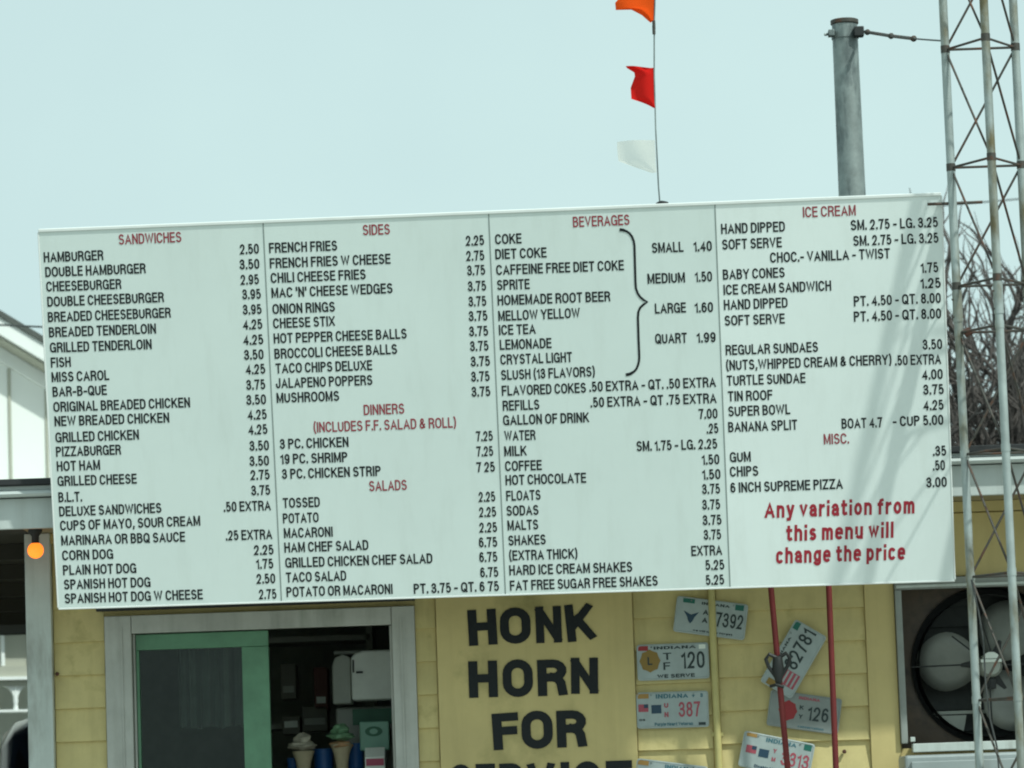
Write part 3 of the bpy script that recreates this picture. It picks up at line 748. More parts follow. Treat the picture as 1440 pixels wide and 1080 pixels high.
pole('red_support_pole', tuple(up2), tuple(b2), .0125, M_REDPOLE, 'straight plain red painted pole under the menu board, nearer the fan', 'pole', 'red poles under the menu board')
c = at(1094, 936, 16.43)
cl = empty('black_clamp', c, label='black forked clamp tied to the left red pole over the tilted licence plate', cat='clamp')
b = MB(); b.tube([(0, 0, .035), (0, -.004, -.02), (.0, .0, -.075)], [.020, .026, .012], 10); b.build('clamp_body', M_BLKMETAL, cl, smooth=True)
for s_, zz in ((-1, .048), (1, .050)):
    b = MB(); b.tube([(0, -.005, .030), (s_ * .035, -.008, zz), (s_ * .050, -.008, .028), (s_ * .040, -.006, -.002), (s_ * .012, -.004, -.045)], .0085, 8); b.build('clamp_arm', M_BLKMETAL, cl, smooth=True)
b = MB(); b.tube([(-.035, .0, -.085), (-.012, -.018, -.080), (.02, -.016, -.09)], .007, 8); b.build('clamp_screw', M_BLKMETAL, cl, smooth=True)

# ================================================================== LICENCE PLATES
def plate(px, py, ang, label, m_=M_PLATE, dy=0.0, draw=None):
    p = at(px, py, 16.78)
    e = empty('licence_plate', (p.x, 16.784 - dy, p.z), (0, -R(ang), 0), label=label, cat='licence plate', group='licence plates nailed to the yellow wall')
    w_, h_, r_ = .1525, .0765, .012; poly = []
    for cx, cz, a0 in ((w_ - r_, h_ - r_, 0), (-w_ + r_, h_ - r_, 90), (-w_ + r_, -h_ + r_, 180), (w_ - r_, -h_ + r_, 270)):
        for k in range(4): a = R(a0 + k * 30); poly.append((cx + r_ * math.cos(a), cz + r_ * math.sin(a)))
    b = MB(); b.prism(poly, -.0015, 0); b.build('plate_sheet', m_, e)
    inner = [(x * .965, z * .93) for x, z in poly]; vs = [(x, -.0035, z) for x, z in inner] + [(x, -.0015, z) for x, z in poly]; n = len(poly)
    inn2 = [(x * .955, z * .91) for x, z in poly]; vs += [(x, -.0017, z) for x, z in inn2]
    b = MB(); b.add(vs, [(i, (i + 1) % n, (i + 1) % n + n, i + n) for i in range(n)] + [(i, i + 2 * n, (i + 1) % n + 2 * n, (i + 1) % n) for i in range(n)]); b.build('embossed_rim', m_, e)
    for sx in (-.09, .09):
        b = MB(); b.lathe((sx, 0, .064), [(.004, -.0015), (.004, -.004), (.002, -.005)], 8, 'y'); b.build('screw', M_GALV, e)
    def T(s_, x0, x1, z, h, mm=M_PBLK, bold=.01): put_text(s_, x0, x1, z, h, mm, e, -.0016, bold=.15 if h > .025 else .21, name='plate_lettering', thick=.0012)
    def Q(name, x0, x1, z0, z1, mm): b = MB(); b.box(x0, x1, -.0028, -.0016, z0, z1); b.build(name, mm, e)
    draw(T, Q, e); return e
def d1(T, Q, e):
    Q('sticker', -.125, -.075, .052, .072, M_STK_G)
    b = MB(); b.prism([(-.118, .018), (-.085, .004), (-.052, .018), (-.068, -.004), (-.076, -.024), (-.085, -.034), (-.094, -.024), (-.102, -.004)], -.0028, -.0016); b.build('eagle_emblem', M_NAVY, e)
    T('INDIANA', -.045, .075, .058, .012, M_PBLK, .03); Q('sticker', .098, .135, .046, .070, M_STK_G)
    T('A', -.036, -.012, .022, .024, M_PBLK, .03); T('A', -.036, -.012, -.012, .024, M_PBLK, .03); T('7392', .022, .138, -.002, .062, M_PBLK, .005)
    T('we will never forget', -.07, .10, -.060, .008)
plate(999.5, 869, -9.2, 'upper licence plate with an eagle emblem ending in 392, crossed by the yellow conduit', draw=d1)
def emblem(e, x, z, s=1.0, m_=M_GOLD):
    n = 24; poly = [(x + s * .042 * math.cos(a) * (1 + .07 * math.cos(8 * a)), z + s * .046 * math.sin(a) * (1 + .07 * math.cos(8 * a))) for a in [k * 2 * math.pi / n for k in range(n)]]
    b = MB(); b.prism(poly, -.0030, -.0016); b.build('round_emblem', m_, e)
def d2(T, Q, e):
    Q('sticker', -.146, -.104, .050, .070, M_STK_R); emblem(e, -.098, .006)
    put_text('L', -.108, -.088, .006, .034, M_PBLK, e, -.0032, bold=.18, name='plate_lettering', thick=.001)
    T('T', -.042, -.006, .023, .030, M_PBLK, .02); T('F', -.042, -.012, -.018, .032, M_PBLK, .02)
    T('120', .034, .134, .004, .072, M_PBLK, .0); T('INDIANA', -.08, .10, .060, .013, M_PBLK, .04); T('WE SERVE', -.07, .09, -.060, .015, M_PBLK, .04)
    Q('sticker', .112, .140, .050, .068, M_WHITEPL)
plate(946.5, 930.3, 0.2, 'licence plate with a round gold emblem and the number TF 120', draw=d2)
def flags(Q, x):
    Q('flag_print', x, x + .045, -.008, .024, M_PRED); b_ = Q('flag_canton', x + .026, x + .0445, .006, .0238, M_NAVY)
    Q('blue_flag_print', x + .057, x + .101, -.016, .020, M_NAVY)
def d3(T, Q, e):
    Q('sticker', -.150, -.100, .050, .073, M_STK_O); b = MB()
    Q('flag_print', -.145, -.103, -.006, .026, M_PRED)
    b = MB(); b.box(-.122, -.1035, -.0036, -.0029, .010, .0255); b.build('flag_canton', M_NAVY, e)
    Q('blue_flag_print', -.090, -.048, -.014, .022, M_NAVY)
    T('U', -.036, -.018, .020, .022, M_PRED, .02); T('N', -.036, -.018, -.020, .022, M_PRED, .02); T('387', .024, .118, .0, .064, M_PRED, .005)
    T('INDIANA', -.07, .068, .058, .019, M_TEAL, .05); T('*', .083, .096, .058, .014, M_TEAL, .04); T('3', .118, .130, .058, .016, M_TEAL, .04)
    T('Purple Heart Veteran', -.078, .084, -.060, .014, M_TEAL, .03); Q('sticker', .108, .138, -.068, -.056, M_PBLK); T('03', -.143, -.118, -.040, .009, M_PBLK, .05)
plate(946, 998, -0.3, 'licence plate with a flag print and the red number 387', draw=d3)
def d4(T, Q, e):
    Q('sticker', -.146, -.100, .050, .070, M_STK_O); T('INDIANA', -.03, .09, .056, .017, M_TEAL, .05); T('418', .0, .12, -.002, .06, M_PRED, .005); Q('blue_flag_print', -.090, -.050, -.014, .020, M_NAVY)
plate(943, 1097.5, -9, 'licence plate at the bottom, tilted down to the right, below plate 387', draw=d4)
def d6(T, Q, e):
    emblem(e, -.070, -.002, .9, M_STK_R); T('K', -.022, -.004, .018, .018); T('Y', -.022, -.004, -.020, .018)
    T('126', .014, .104, -.002, .060, M_PBLK, .005); T('INDIANA', -.03, .06, .058, .013, M_PRED, .05); T('conservation', -.02, .09, -.062, .009, M_TEAL, .03)
plate(1131, 1001.5, -9.8, 'grey licence plate with a round red emblem and the number 126 between the red poles', M_PLATEGREY, .004, d6)
def d7(T, Q, e):
    Q('sticker', -.140, -.096, .056, .074, M_STK_O); Q('flag_print', -.132, -.088, -.012, .020, M_PRED)
    b = MB(); b.box(-.108, -.0885, -.0036, -.0029, .004, .0195); b.build('flag_canton', M_NAVY, e)
    Q('blue_flag_print', -.076, -.034, -.020, .014, M_NAVY); T('Y', -.018, -.002, .016, .018, M_PRED, .02); T('M', -.018, -.002, -.020, .018, M_PRED, .02)
    T('3313', .020, .140, -.006, .060, M_PRED, .0); T('INDIANA', -.055, .075, .056, .018, M_TEAL, .05); Q('sticker', .108, .140, .044, .068, M_STK_G); T('Disabled Veteran', -.085, .06, -.062, .013, M_NAVY, .03)
plate(1092, 1062, -13.2, 'licence plate with flag prints and red number ending in 313 behind the red poles', M_PLATE, .010, d7)
def d5(T, Q, e):
    Q('sticker', .112, .146, .046, .070, M_STK_G); T('82781', -.040, .140, -.002, .062, M_PBLK, .0); T('INDIANA', -.05, .075, .058, .011, M_PBLK, .03)
    Q('flag_print', -.115, -.050, -.062, .012, M_PRED); Q('flag_canton', -.148, -.118, .016, .052, M_GOLD)
    for k in range(3):
        b = MB(); b.box(-.112, -.053, -.0036, -.0029, -.052 + k * .02, -.044 + k * .02); b.build('flag_stripe', M_PLATE, e)
plate(1115.5, 927, 57.6, 'steeply tilted licence plate numbered 82781 behind the left red pole', M_PLATE, .016, d5)

# ================================================================== FAN AND COOLER
fc = at(1392, 936, 16.95)
ff = empty('fan_window', (1.98, 16.8, 2.05), label='grey metal framed opening in the yellow wall that holds the large exhaust fan', cat='window frame')
def FB(): return MB(off=(1.98, 16.8, 2.05))
M_FFRAME = mat('weathered_grey_frame', (0.30, 0.32, 0.30), 0.55, var=0.2, vscale=8, streak=0.3)
for bx, nm, mm in (((1.594, 1.622, 16.765, 16.8145, 1.722, 2.372), 'side_stile', M_FFRAME), ((2.345, 2.412, 16.765, 16.8145, 1.722, 2.372), 'side_stile', M_FFRAME),
                   ((1.594, 2.412, 16.765, 16.8145, 2.374, 2.421), 'head_rail', M_FFRAME), ((1.640, 2.412, 16.750, 16.8145, 1.683, 1.720), 'bottom_rail', M_TRIM),
                   ((1.600, 2.400, 16.757, 16.764, 2.380, 2.392), 'head_bead', M_TRIM), ((1.630, 1.650, 16.742, 16.762, 1.728, 1.748), 'corner_clip', M_TRIM)):
    b = FB(); b.box(*bx); b.build(nm, mm, ff, bevel=.003)
fan = empty('exhaust_fan', fc, label='large three-bladed grey exhaust fan in the opening behind the lattice tower', cat='fan')
b = MB(); n = 48; RH = .340; vs = []; fs = []       # square brown plate with a round hole
S = .392
for k in range(n):
    a = k * 2 * math.pi / n; c_, s_ = math.cos(a), math.sin(a); q = S / max(abs(c_), abs(s_))
    for (rx, y) in ((RH, -.02), (q, -.02), (RH, .16)): vs.append((rx * c_, y, rx * s_))
for k in range(n):
    k2 = (k + 1) % n; fs += [(3 * k, 3 * k + 1, 3 * k2 + 1, 3 * k2), (3 * k, 3 * k2, 3 * k2 + 2, 3 * k + 2)]
b.add(vs, fs).build('fan_housing', M_FANPLATE, fan)
b = MB(); 
for k in range(n):
    a = k * 2 * math.pi / n
b.lathe((0, 0, 0), [(RH - .001, -.03), (RH - .001, .14), (RH - .035, .14), (RH - .035, -.03)], 48, 'y'); o = b.build('fan_ring', M_BLKMETAL, fan)
bm_f = [p for p in o.data.polygons if len(p.vertices) > 4]
import bmesh
bm = bmesh.new(); bm.from_mesh(o.data); bmesh.ops.delete(bm, geom=[f for f in bm.faces if len(f.verts) > 4], context='FACES'); bm.to_mesh(o.data); bm.free()
px2m = 1 / 328.0
for ang in (172, 59, -60):          # paddle blades
    b = MB(); vs = []; N = 28; c_ = .172
    for ring, sc_ in enumerate((1.0, .6, .25)):
        for k in range(N):
            t = k * 2 * math.pi / N; x = c_ + .128 * sc_ * math.cos(t) * (1.0 + .08 * math.cos(2 * t)); z = .125 * sc_ * math.sin(t) * (1 + .10 * math.cos(t))
            vs.append((x, .30 * z * 1.0 + .05 - .015 * (1 - sc_), z))
    fs = []
    for r_ in range(2):
        for k in range(N): fs.append((r_ * N + k, r_ * N + (k + 1) % N, (r_ + 1) * N + (k + 1) % N, (r_ + 1) * N + k))
    fs.append(tuple(range(2 * N, 3 * N)))
    b.add(vs, fs); o = b.build('fan_blade', M_BLADE, fan, smooth=True); o.rotation_euler = (0, -R(ang), 0)
    s_ = o.modifiers.new('thickness', 'SOLIDIFY'); s_.thickness = .003
    b = MB(); b.box(.03, .12, .038, .046, -.016, .016); o2 = b.build('blade_arm', M_BLKMETAL, fan, bevel=.002); o2.rotation_euler = (0, -R(ang), 0)
b = MB(); b.lathe((0, 0, 0), [(.012, -.05), (.040, -.045), (.052, -.02), (.052, .06), (.03, .07)], 24, 'y'); b.build('fan_hub', M_GREYPL, fan, smooth=True)
b = MB(); b.box(-.045, .045, -.062, -.050, .012, .026); b.build('hub_bracket', M_WHITEPL, fan, bevel=.002)
b = MB(); b.prism([(-.036, .028), (.036, .028), (.030, .046), (.012, .056), (-.012, .056), (-.030, .046)], -.060, -.035); b.build('motor_cover', M_WHITEPL, fan, bevel=.003)
for pa, pb in (((-.34, -.03, .004), (-.05, -.05, .006)), ((-.16, -.03, .13), (-.04, -.05, .03)), ((.05, -.05, .0), (.34, -.03, .0)), ((-.01, -.05, -.06), (-.005, -.03, -.33)), ((.0, -.05, .06), (-.03, -.03, .20))):
    b = MB(); b.tube([pa, pb], .0035, 6); b.build('guard_rod', M_BLKMETAL, fan)
b = MB(); b.box(-.02, .02, -.03, .03, -.10, -.055); b.build('junction_box', M_BLKMETAL, fan, bevel=.004)
M_FILL = mat('fill_slat_metal', (0.045, 0.05, 0.047), 0.7, var=0.4, vscale=9)
for k in range(8):      # slats added behind the blades to catch light and soften the black recess
    z = -.36 + .09 * k
    b = MB(); b.prism_x([(.155, z), (.165, z), (.19, z + .094), (.18, z + .094)], -.36, .36); b.build('fill_slat', M_FILL, fan)
b = MB(); b.box(-.24, .02, .10, .115, -.20, -.185); b.build('support_rail', M_GREYPL, fan, bevel=.002)
b = MB(); b.prism([(-.235, -.205), (-.10, -.205), (-.115, -.275)], .09, .10); b.build('support_gusset', M_GREYPL, fan)
# grey box below
ac = empty('cooler_box', (1.9, 16.5, .5), label='grey sheet metal box standing on the wall below the fan opening', cat='metal box')
b = MB(off=(1.9, 16.5, .5)); b.box(1.575, 2.5, 16.46, 16.748, .75, 1.667); b.build('box_body', M_ACBOX, ac, bevel=.012)
b = MB(off=(1.9, 16.5, .5)); b.box(1.60, 2.47, 16.440, 16.459, 1.58, 1.64); b.build('box_lip', M_ACBOX, ac, bevel=.004)
for k in range(8):
    b = MB(off=(1.9, 16.5, .5)); b.prism_x([(16.459, 1.0 + k * .06), (16.44, .99 + k * .06), (16.459, 1.03 + k * .06)], 1.70, 2.40); b.build('louvre', M_ACBOX, ac)
for x in (1.65, 2.42):
    b = MB(off=(1.9, 16.5, .5)); b.box(x - .03, x + .03, 16.48, 16.74, .12, .749); b.build('box_leg', M_FFRAME, ac)

# ================================================================== THINGS INSIDE THE WINDOW
IY = 17.6
co = empty('service_counter', (-1.1, 17.7, .1), label='dark counter running behind the service window under the cones', cat='counter')
b = MB(off=(-1.1, 17.7, .1)); b.box(-1.9, 1.2, 17.1, 17.9, 1.30, 1.34); b.build('counter_top', M_GREYPL, co, bevel=.004)
b = MB(off=(-1.1, 17.7, .1)); b.box(-1.85, 1.15, 17.15, 17.85, .1, 1.299); b.build('counter_base', M_DARK, co)
def itm(name, base, label, cat): return empty(name, base, label=label, cat=cat)
# dispenser
s_ = .0; d_ = itm('towel_dispenser', (-.70, 17.5, 2.0), 'white rounded paper towel dispenser hanging at the right of the open window', 'dispenser')
def DB(): return MB(off=(-.70, 17.5, 2.0))
b = DB(); b.prism([(-.752, 2.008), (-.54, 2.008), (-.54, 2.225), (-.70, 2.225), (-.735, 2.215), (-.752, 2.195)], 17.40, 17.60); b.build('dispenser_body', M_WHITEPL, d_, bevel=.010)
b = DB(); b.prism([(-.838, 1.996), (-.756, 1.996), (-.756, 2.20), (-.79, 2.215), (-.825, 2.200), (-.838, 2.165)], 17.45, 17.66); b.build('dispenser_side', M_GREYPL, d_, bevel=.006)
b = DB(); b.box(-.745, -.738, 17.392, 17.399, 2.13, 2.185); b.build('lock_slot', M_BLKMETAL, d_)
b = DB(); b.box(-.730, -.700, 17.392, 17.399, 2.125, 2.134); b.build('badge', M_BLKMETAL, d_)
b = DB(); b.box(-.83, -.54, 17.50, 17.66, 2.215, 2.232); b.build('top_cap', M_GREYPL, d_, bevel=.006)
# machine below
d_ = itm('drink_machine', (-.70, 17.75, 1.34), 'pale green machine with a deep green band standing below the towel dispenser', 'machine')
b = MB(off=(-.70, 17.75, 1.34)); b.box(-.835, -.54, 17.62, 17.85, 1.34, 1.985); b.build('machine_body', M_GREYPL, d_, bevel=.01)
b = MB(off=(-.70, 17.75, 1.34)); b.box(-.76, -.54, 17.605, 17.619, 1.905, 1.975); b.build('green_band', M_DKGRN, d_)
d_ = itm('napkin_box', (-.66, 17.45, 1.34), 'pale green box with a dark oval mark under the towel dispenser', 'box')
b = MB(off=(-.66, 17.45, 1.34)); b.box(-.722, -.592, 17.38, 17.52, 1.785, 1.912); b.build('box_body', M_PALEGRN, d_, bevel=.006)
b = MB(off=(-.66, 17.45, 1.34)); b.prism([(-.66 + .038 * math.cos(k * R(20)), 1.868 + .022 * math.sin(k * R(20))) for k in range(18)], 17.375, 17.379); b.build('oval_mark', M_DKGRN, d_)
b = MB(off=(-.66, 17.45, 1.34)); b.prism([(-.66 + .018 * math.cos(k * R(20)), 1.868 + .012 * math.sin(k * R(20))) for k in range(18)], 17.371, 17.3745); b.build('oval_centre', M_PALEGRN, d_)
b = MB(off=(-.66, 17.45, 1.34)); b.box(-.70, -.61, 17.40, 17.50, 1.34, 1.784); b.build('box_stand', M_DARK, d_)
# carton
d_ = itm('milk_carton', (-.655, 17.25, 1.34), 'small white carton with a pink band in the lower right of the window', 'carton')
b = MB(off=(-.655, 17.25, 1.34)); b.box(-.695, -.608, 17.20, 17.29, 1.34, 1.755); b.build('carton_body', M_WHITEPL, d_, bevel=.002)
b = MB(off=(-.655, 17.25, 1.34)); b.prism_x([(17.20, 1.756), (17.29, 1.756), (17.25, 1.795), (17.24, 1.795)], -.695, -.608); b.build('carton_top', M_WHITEPL, d_, bevel=.002)
b = MB(off=(-.655, 17.25, 1.34)); b.box(-.690, -.613, 17.194, 17.199, 1.715, 1.745); b.build('pink_band', M_PINK, d_)
# cone display models
def blob(off, c, r_, seed, amp=.25, n=14):
    rr = random.Random(seed); ph = [rr.uniform(0, 6.28) for _ in range(8)]; vs = []; fs = []
    for i in range(n + 1):
        th = math.pi * i / n
        for k in range(2 * n):
            a = math.pi * k / n; q = 1 + amp * (.5 * math.sin(3 * a + ph[0] + 2 * th) + .35 * math.sin(5 * a + ph[1]) * math.sin(2 * th + ph[2]) + .3 * math.sin(7 * th + ph[3] + a))
            vs.append((c[0] + r_[0] * q * math.sin(th) * math.cos(a), c[1] + r_[1] * q * math.sin(th) * math.sin(a), c[2] + r_[2] * q * math.cos(th)))
    m2 = 2 * n
    for i in range(n):
        for k in range(m2): fs.append((i * m2 + k, i * m2 + (k + 1) % m2, (i + 1) * m2 + (k + 1) % m2, (i + 1) * m2 + k))
    return MB(off=off).add(vs, fs)
def cone(px, ztop, label, scoops, seed):
    p = at(px, 1040, 17.3); base = (p.x, 17.3, 1.34); z = ztop
    e = itm('cone_model', base, label, 'ice cream cone')
    b = MB(off=base); b.lathe((p.x, 17.3, 0), [(.020, 1.45), (.026, z - .13), (.034, z - .08), (.046, z - .045), (.050, z - .035)], 20); b.build('wafer_cone', M_CONE, e, smooth=True)
    b = MB(off=base); b.lathe((p.x, 17.3, 0), [(.05, 1.34), (.05, 1.36), (.02, 1.38), (.02, 1.46)], 20); b.build('cone_foot', M_GREYPL, e)
    for j, (dx, dz, rx, rz, m_) in enumerate(scoops):
        blob(base, (p.x + dx, 17.3, z + dz), (rx, rx, rz), seed + j).build('ice_cream_scoop', m_, e, smooth=True)
    return e
zc1 = at(425, 1045, 17.3).z; zc2 = at(480, 1035, 17.3).z
cone(426, zc1, 'cream topped model cone, left of the two cones in the window', [(0, -.012, .062, .020, M_CREAM), (0, .012, .036, .030, M_CREAM), (-.05, -.010, .016, .012, M_CREAM)], 3)
cone(480, zc2, 'green topped model cone, right of the two cones in the window', [(0, -.040, .050, .018, M_PEACH), (0, .0, .058, .018, M_MINT), (0, .024, .038, .026, M_MINT)], 11)
# blue bins behind the cones
for px, wd, zz, lab in ((412, .05, 1.765, 'small blue tub behind the cream topped cone'), (455, .085, 1.80, 'large blue tub between the two cones'), (500, .07, 1.82, 'blue tub behind the green topped cone')):
    p = at(px, 1060, 17.42); base = (p.x, 17.42, 1.34)
    e = itm('blue_tub', base, lab, 'tub'); b = MB(off=base); b.lathe((p.x, 17.42, 0), [(wd * .42, 1.34), (wd * .5, zz - .02), (wd * .54, zz - .02), (wd * .54, zz), (wd * .46, zz)], 20); b.build('tub_body', M_BLUE, e, smooth=True)
    b = MB(off=base); b.box(p.x - wd * .28, p.x + wd * .28, 17.42 - wd * .5 - .006, 17.42 - wd * .5 - .001, 1.62, 1.70); b.build('tub_label', M_TEAL, e)
# shelves and stock behind
sh = itm('back_shelf', (-1.0, 18.5, .1), 'dark shelf unit at the back of the room seen through the open window', 'shelf')
def SB(): return MB(off=(-1.0, 18.5, .1))
for z in (1.62, 1.92, 2.32): b = SB(); b.box(-1.22, -.7, 18.35, 18.75, z, z + .025); b.build('shelf_board', M_GREYPL, sh)
for x in (-1.24, -.72): b = SB(); b.box(x, x + .03, 18.35, 18.75, .1, 2.45); b.build('shelf_side', M_GREYPL, sh)
rr = random.Random(5); M_BOXG = mat('grey_card_box', (0.17, 0.17, 0.14), 0.7, var=.2); M_BOXR = mat('dull_red_box', (0.16, 0.07, 0.06), 0.7, var=.2)
for k, (px0, px1, py0, py1, m_, lab) in enumerate(((398, 418, 935, 985, M_BOXG, 'tall narrow grey carton on the back shelf'), (445, 462, 940, 1000, M_BOXR, 'dull red carton on the back shelf, near the dispenser'),
        (428, 462, 994, 1030, M_BOXG, 'wide grey carton low on the back shelf'), (400, 424, 1008, 1034, M_BOXG, 'small grey carton at the lower left of the open window'))):
    p = at(px0, py1, 18.3); q = at(px1, py0, 18.3); base = ((p.x + q.x) / 2, 18.4, p.z)
    e = itm('stock_carton', base, lab, 'carton'); b = MB(off=base); b.box(p.x, q.x, 18.15, 18.34, p.z, q.z); b.build('carton_body', m_, e, bevel=.004)
    b = MB(off=base); b.box(p.x + .01, q.x - .01, 18.145, 18.149, p.z + .03, p.z + .06); b.build('carton_label', M_WHITEPL if k % 2 else M_GREYPL, e)

# ================================================================== LAMP AT THE CORNER
lp = at(50, 774, 16.55)
la = empty('orange_lamp', (lp.x, 16.55, ZT), label='round glowing orange bulb under the eave at the left corner of the building', cat='lamp')
def LB(): return MB(off=(lp.x, 16.55, ZT))
b = LB(); b.lathe((lp.x, 16.55, 0), [(.030, ZT - .001), (.030, ZT - .012), (.016, ZT - .03), (.016, lp.z + .030)], 20); b.build('lamp_socket', M_BLKMETAL, la, smooth=True)
b = LB(); prof = [(.034 * math.sin(math.pi * k / 14) + .0002, lp.z - .034 * math.cos(math.pi * k / 14)) for k in range(15)]
b.lathe((lp.x, 16.55, 0), prof, 24); b.build('lamp_globe', M_LAMP, la, smooth=True)

# ================================================================== GALVANISED MAST POLE ON ROOF
pz = at(1190, 28, 17.2).z; pX = 1.528
gp = empty('galvanised_pole', (pX, 17.2, 2.885), label='thick weathered galvanised steel pole rising from the roof behind the menu board', cat='pole')
def GB(): return MB(off=(pX, 17.2, 2.885))
zc = at(1190, 49, 17.2).z
b = GB(); b.lathe((pX, 17.2, 0), [(.064, 2.885), (.0635, 3.6), (.059, 4.3), (.0565, zc - .02), (.0565, pz - .014)], 32); b.build('pole_shaft', M_GALV, gp, smooth=True)
b = GB(); b.lathe((pX, 17.2, 0), [(.058, pz - .022), (.062, pz - .018), (.062, pz - .002), (.058, pz)], 32); b.build('pole_cap', M_ROD, gp)
b = GB(); b.lathe((pX, 17.2, 0), [(.0605, zc - .018), (.0605, zc + .018)], 32); b.build('clamp_band', M_GALV, gp, smooth=True)
b = GB(); b.box(pX + .035, pX + .078, 17.12, 17.17, zc - .022, zc + .022); b.build('clamp_block', M_BLKMETAL, gp, bevel=.004)
b = GB(); b.tube([(pX - .055, 17.16, zc), (pX - .095, 17.15, zc - .006)], .006, 8); b.build('clamp_bolt', M_GALV, gp)
b = GB(); b.box(pX - .078, pX - .052, 17.13, 17.18, zc - .014, zc + .014); b.build('clamp_ear', M_GALV, gp, bevel=.003)
b = GB(); b.lathe((pX, 17.2, 0), [(.13, 2.886), (.13, 2.90), (.068, 2.925), (.066, 2.96)], 24); b.build('roof_flashing', M_GALV, gp)
# chain / turnbuckle to the tower
e0 = Vector((pX + .078, 17.14, zc)); e1 = Vector((TL[0], TL[1] + .01, at(1325, 57, TL[1]).z))
gy = empty('guy_wire', e0, label='thin guy wire with a turnbuckle between the galvanised pole and the tower', cat='wire')
def gpt(t): p = e0.lerp(e1, t); p.z -= .006 * math.sin(math.pi * t); return p
b = MB(off=e0); b.tube([gpt(t / 12) for t in range(7, 13)], .0035, 6); b.build('wire', M_WIRE, gy)
b = MB(off=e0); b.tube([gpt(0.02), gpt(.36), gpt(.64)], .0075, 8); b.build('turnbuckle_rod', M_ROD, gy)
for t in (.05, .36, .64):
    c_ = gpt(t); b = blob(e0, c_, (.014, .014, .013), 3, .1, 6); b.build('shackle', M_ROD, gy)

# ================================================================== LATTICE TOWER
tw = empty('lattice_tower', (1.945, 15.67, 0), label='three-legged steel lattice antenna tower with crossed rods at the right of the menu board', cat='tower')
def TB(): return MB(off=(1.945, 15.67, 0))
ZJ = 3.409
for (x, y) in (TL, TM, TR_):
    b = TB(); b.tube([(x, y, .12), (x, y, ZJ)], .0165, 14); b.build('tower_leg', M_TOWER, tw, smooth=True)
    b = TB(); b.tube([(x, y, ZJ + .001), (x, y, 6.9)], .0172, 14); b.build('tower_leg', M_TOWER, tw, smooth=True)
    b = TB(); b.tube([(x, y, ZJ - .05), (x, y, ZJ + .07)], .0195, 14); b.build('leg_sleeve', M_TOWER, tw, smooth=True)
    for dz in (-.03, .04):
        b = TB(); b.tube([(x - .023, y - .010, ZJ + dz), (x + .023, y + .0, ZJ + dz)], .0035, 6); b.build('sleeve_bolt', M_ROD, tw)
levels = [3.316 - .486 * k for k in range(7)][::-1] + [3.502 + .479 * k for k in range(8)]
for i, z in enumerate(levels):
    for A, Bq in ((TL, TR_), (TL, TM), (TM, TR_)):
        b = TB(); b.tube([(A[0], A[1], z), (Bq[0], Bq[1], z)], .0052, 6); b.build('horizontal_rod', M_ROD, tw)
        if i + 1 < len(levels) and levels[i + 1] - z > .3:
            z1 = levels[i + 1]
            s0, s1 = (z1, z) if Bq is not TR_ or A is TM else (z, z1)      # one diagonal to a bay on each face
            b = TB(); mid = ((A[0] + Bq[0]) / 2, (A[1] + Bq[1]) / 2 + .002, (z + z1) / 2)
            b.tube([(A[0], A[1], s0), mid, (Bq[0], Bq[1], s1)], .0048, 6); b.build('diagonal_rod', M_ROD, tw)
for (x, y) in (TL, TM, TR_):
    for z in levels:
        b = TB(); b.tube([(x, y, z - .014), (x, y, z + .016)], .0185, 10); b.build('leg_collar', M_ROD if z > 3.43 else M_TOWER, tw, smooth=True)
b = TB(); b.tube([(TL[0] + .02, TL[1] - .02, 3.308), (TL[0] + .045, TL[1] - .02, 3.322)], .016, 8); b.build('rusty_fitting', M_RUST, tw, smooth=True)
b = TB(); b.tube([(TL[0] - .10, TL[1], at(1340, 286, 15.57).z), (TL[0] + .12, TL[1] + .01, at(1352, 286, 15.57).z + .004)], .006, 8); b.build('side_bracket', M_ROD, tw)
b = TB(); b.box(1.68, 2.18, 15.24, 15.74, 0.12, .16); b.build('base_slab', M_CONCRETE, tw, bevel=.01)
# dangling wire down the tower
b = MB(off=(1.9, 15.5, 1)); P = [(1366, 815), (1376, 860), (1383, 900), (1386, 960), (1392, 1010), (1402, 1050), (1405, 1085)]
b.tube([tuple(at(x, y, 15.50)) for x, y in P] + [(1.94, 15.50, 1.2), (1.95, 15.50, .165)], .0035, 6)
o = b.build('loose_cable', M_WIRE, None, smooth=True); o.location = (1.9, 15.5, 1); tag(o, 'thin dark loose cable hanging down inside the lattice tower in front of the fan', 'cable')

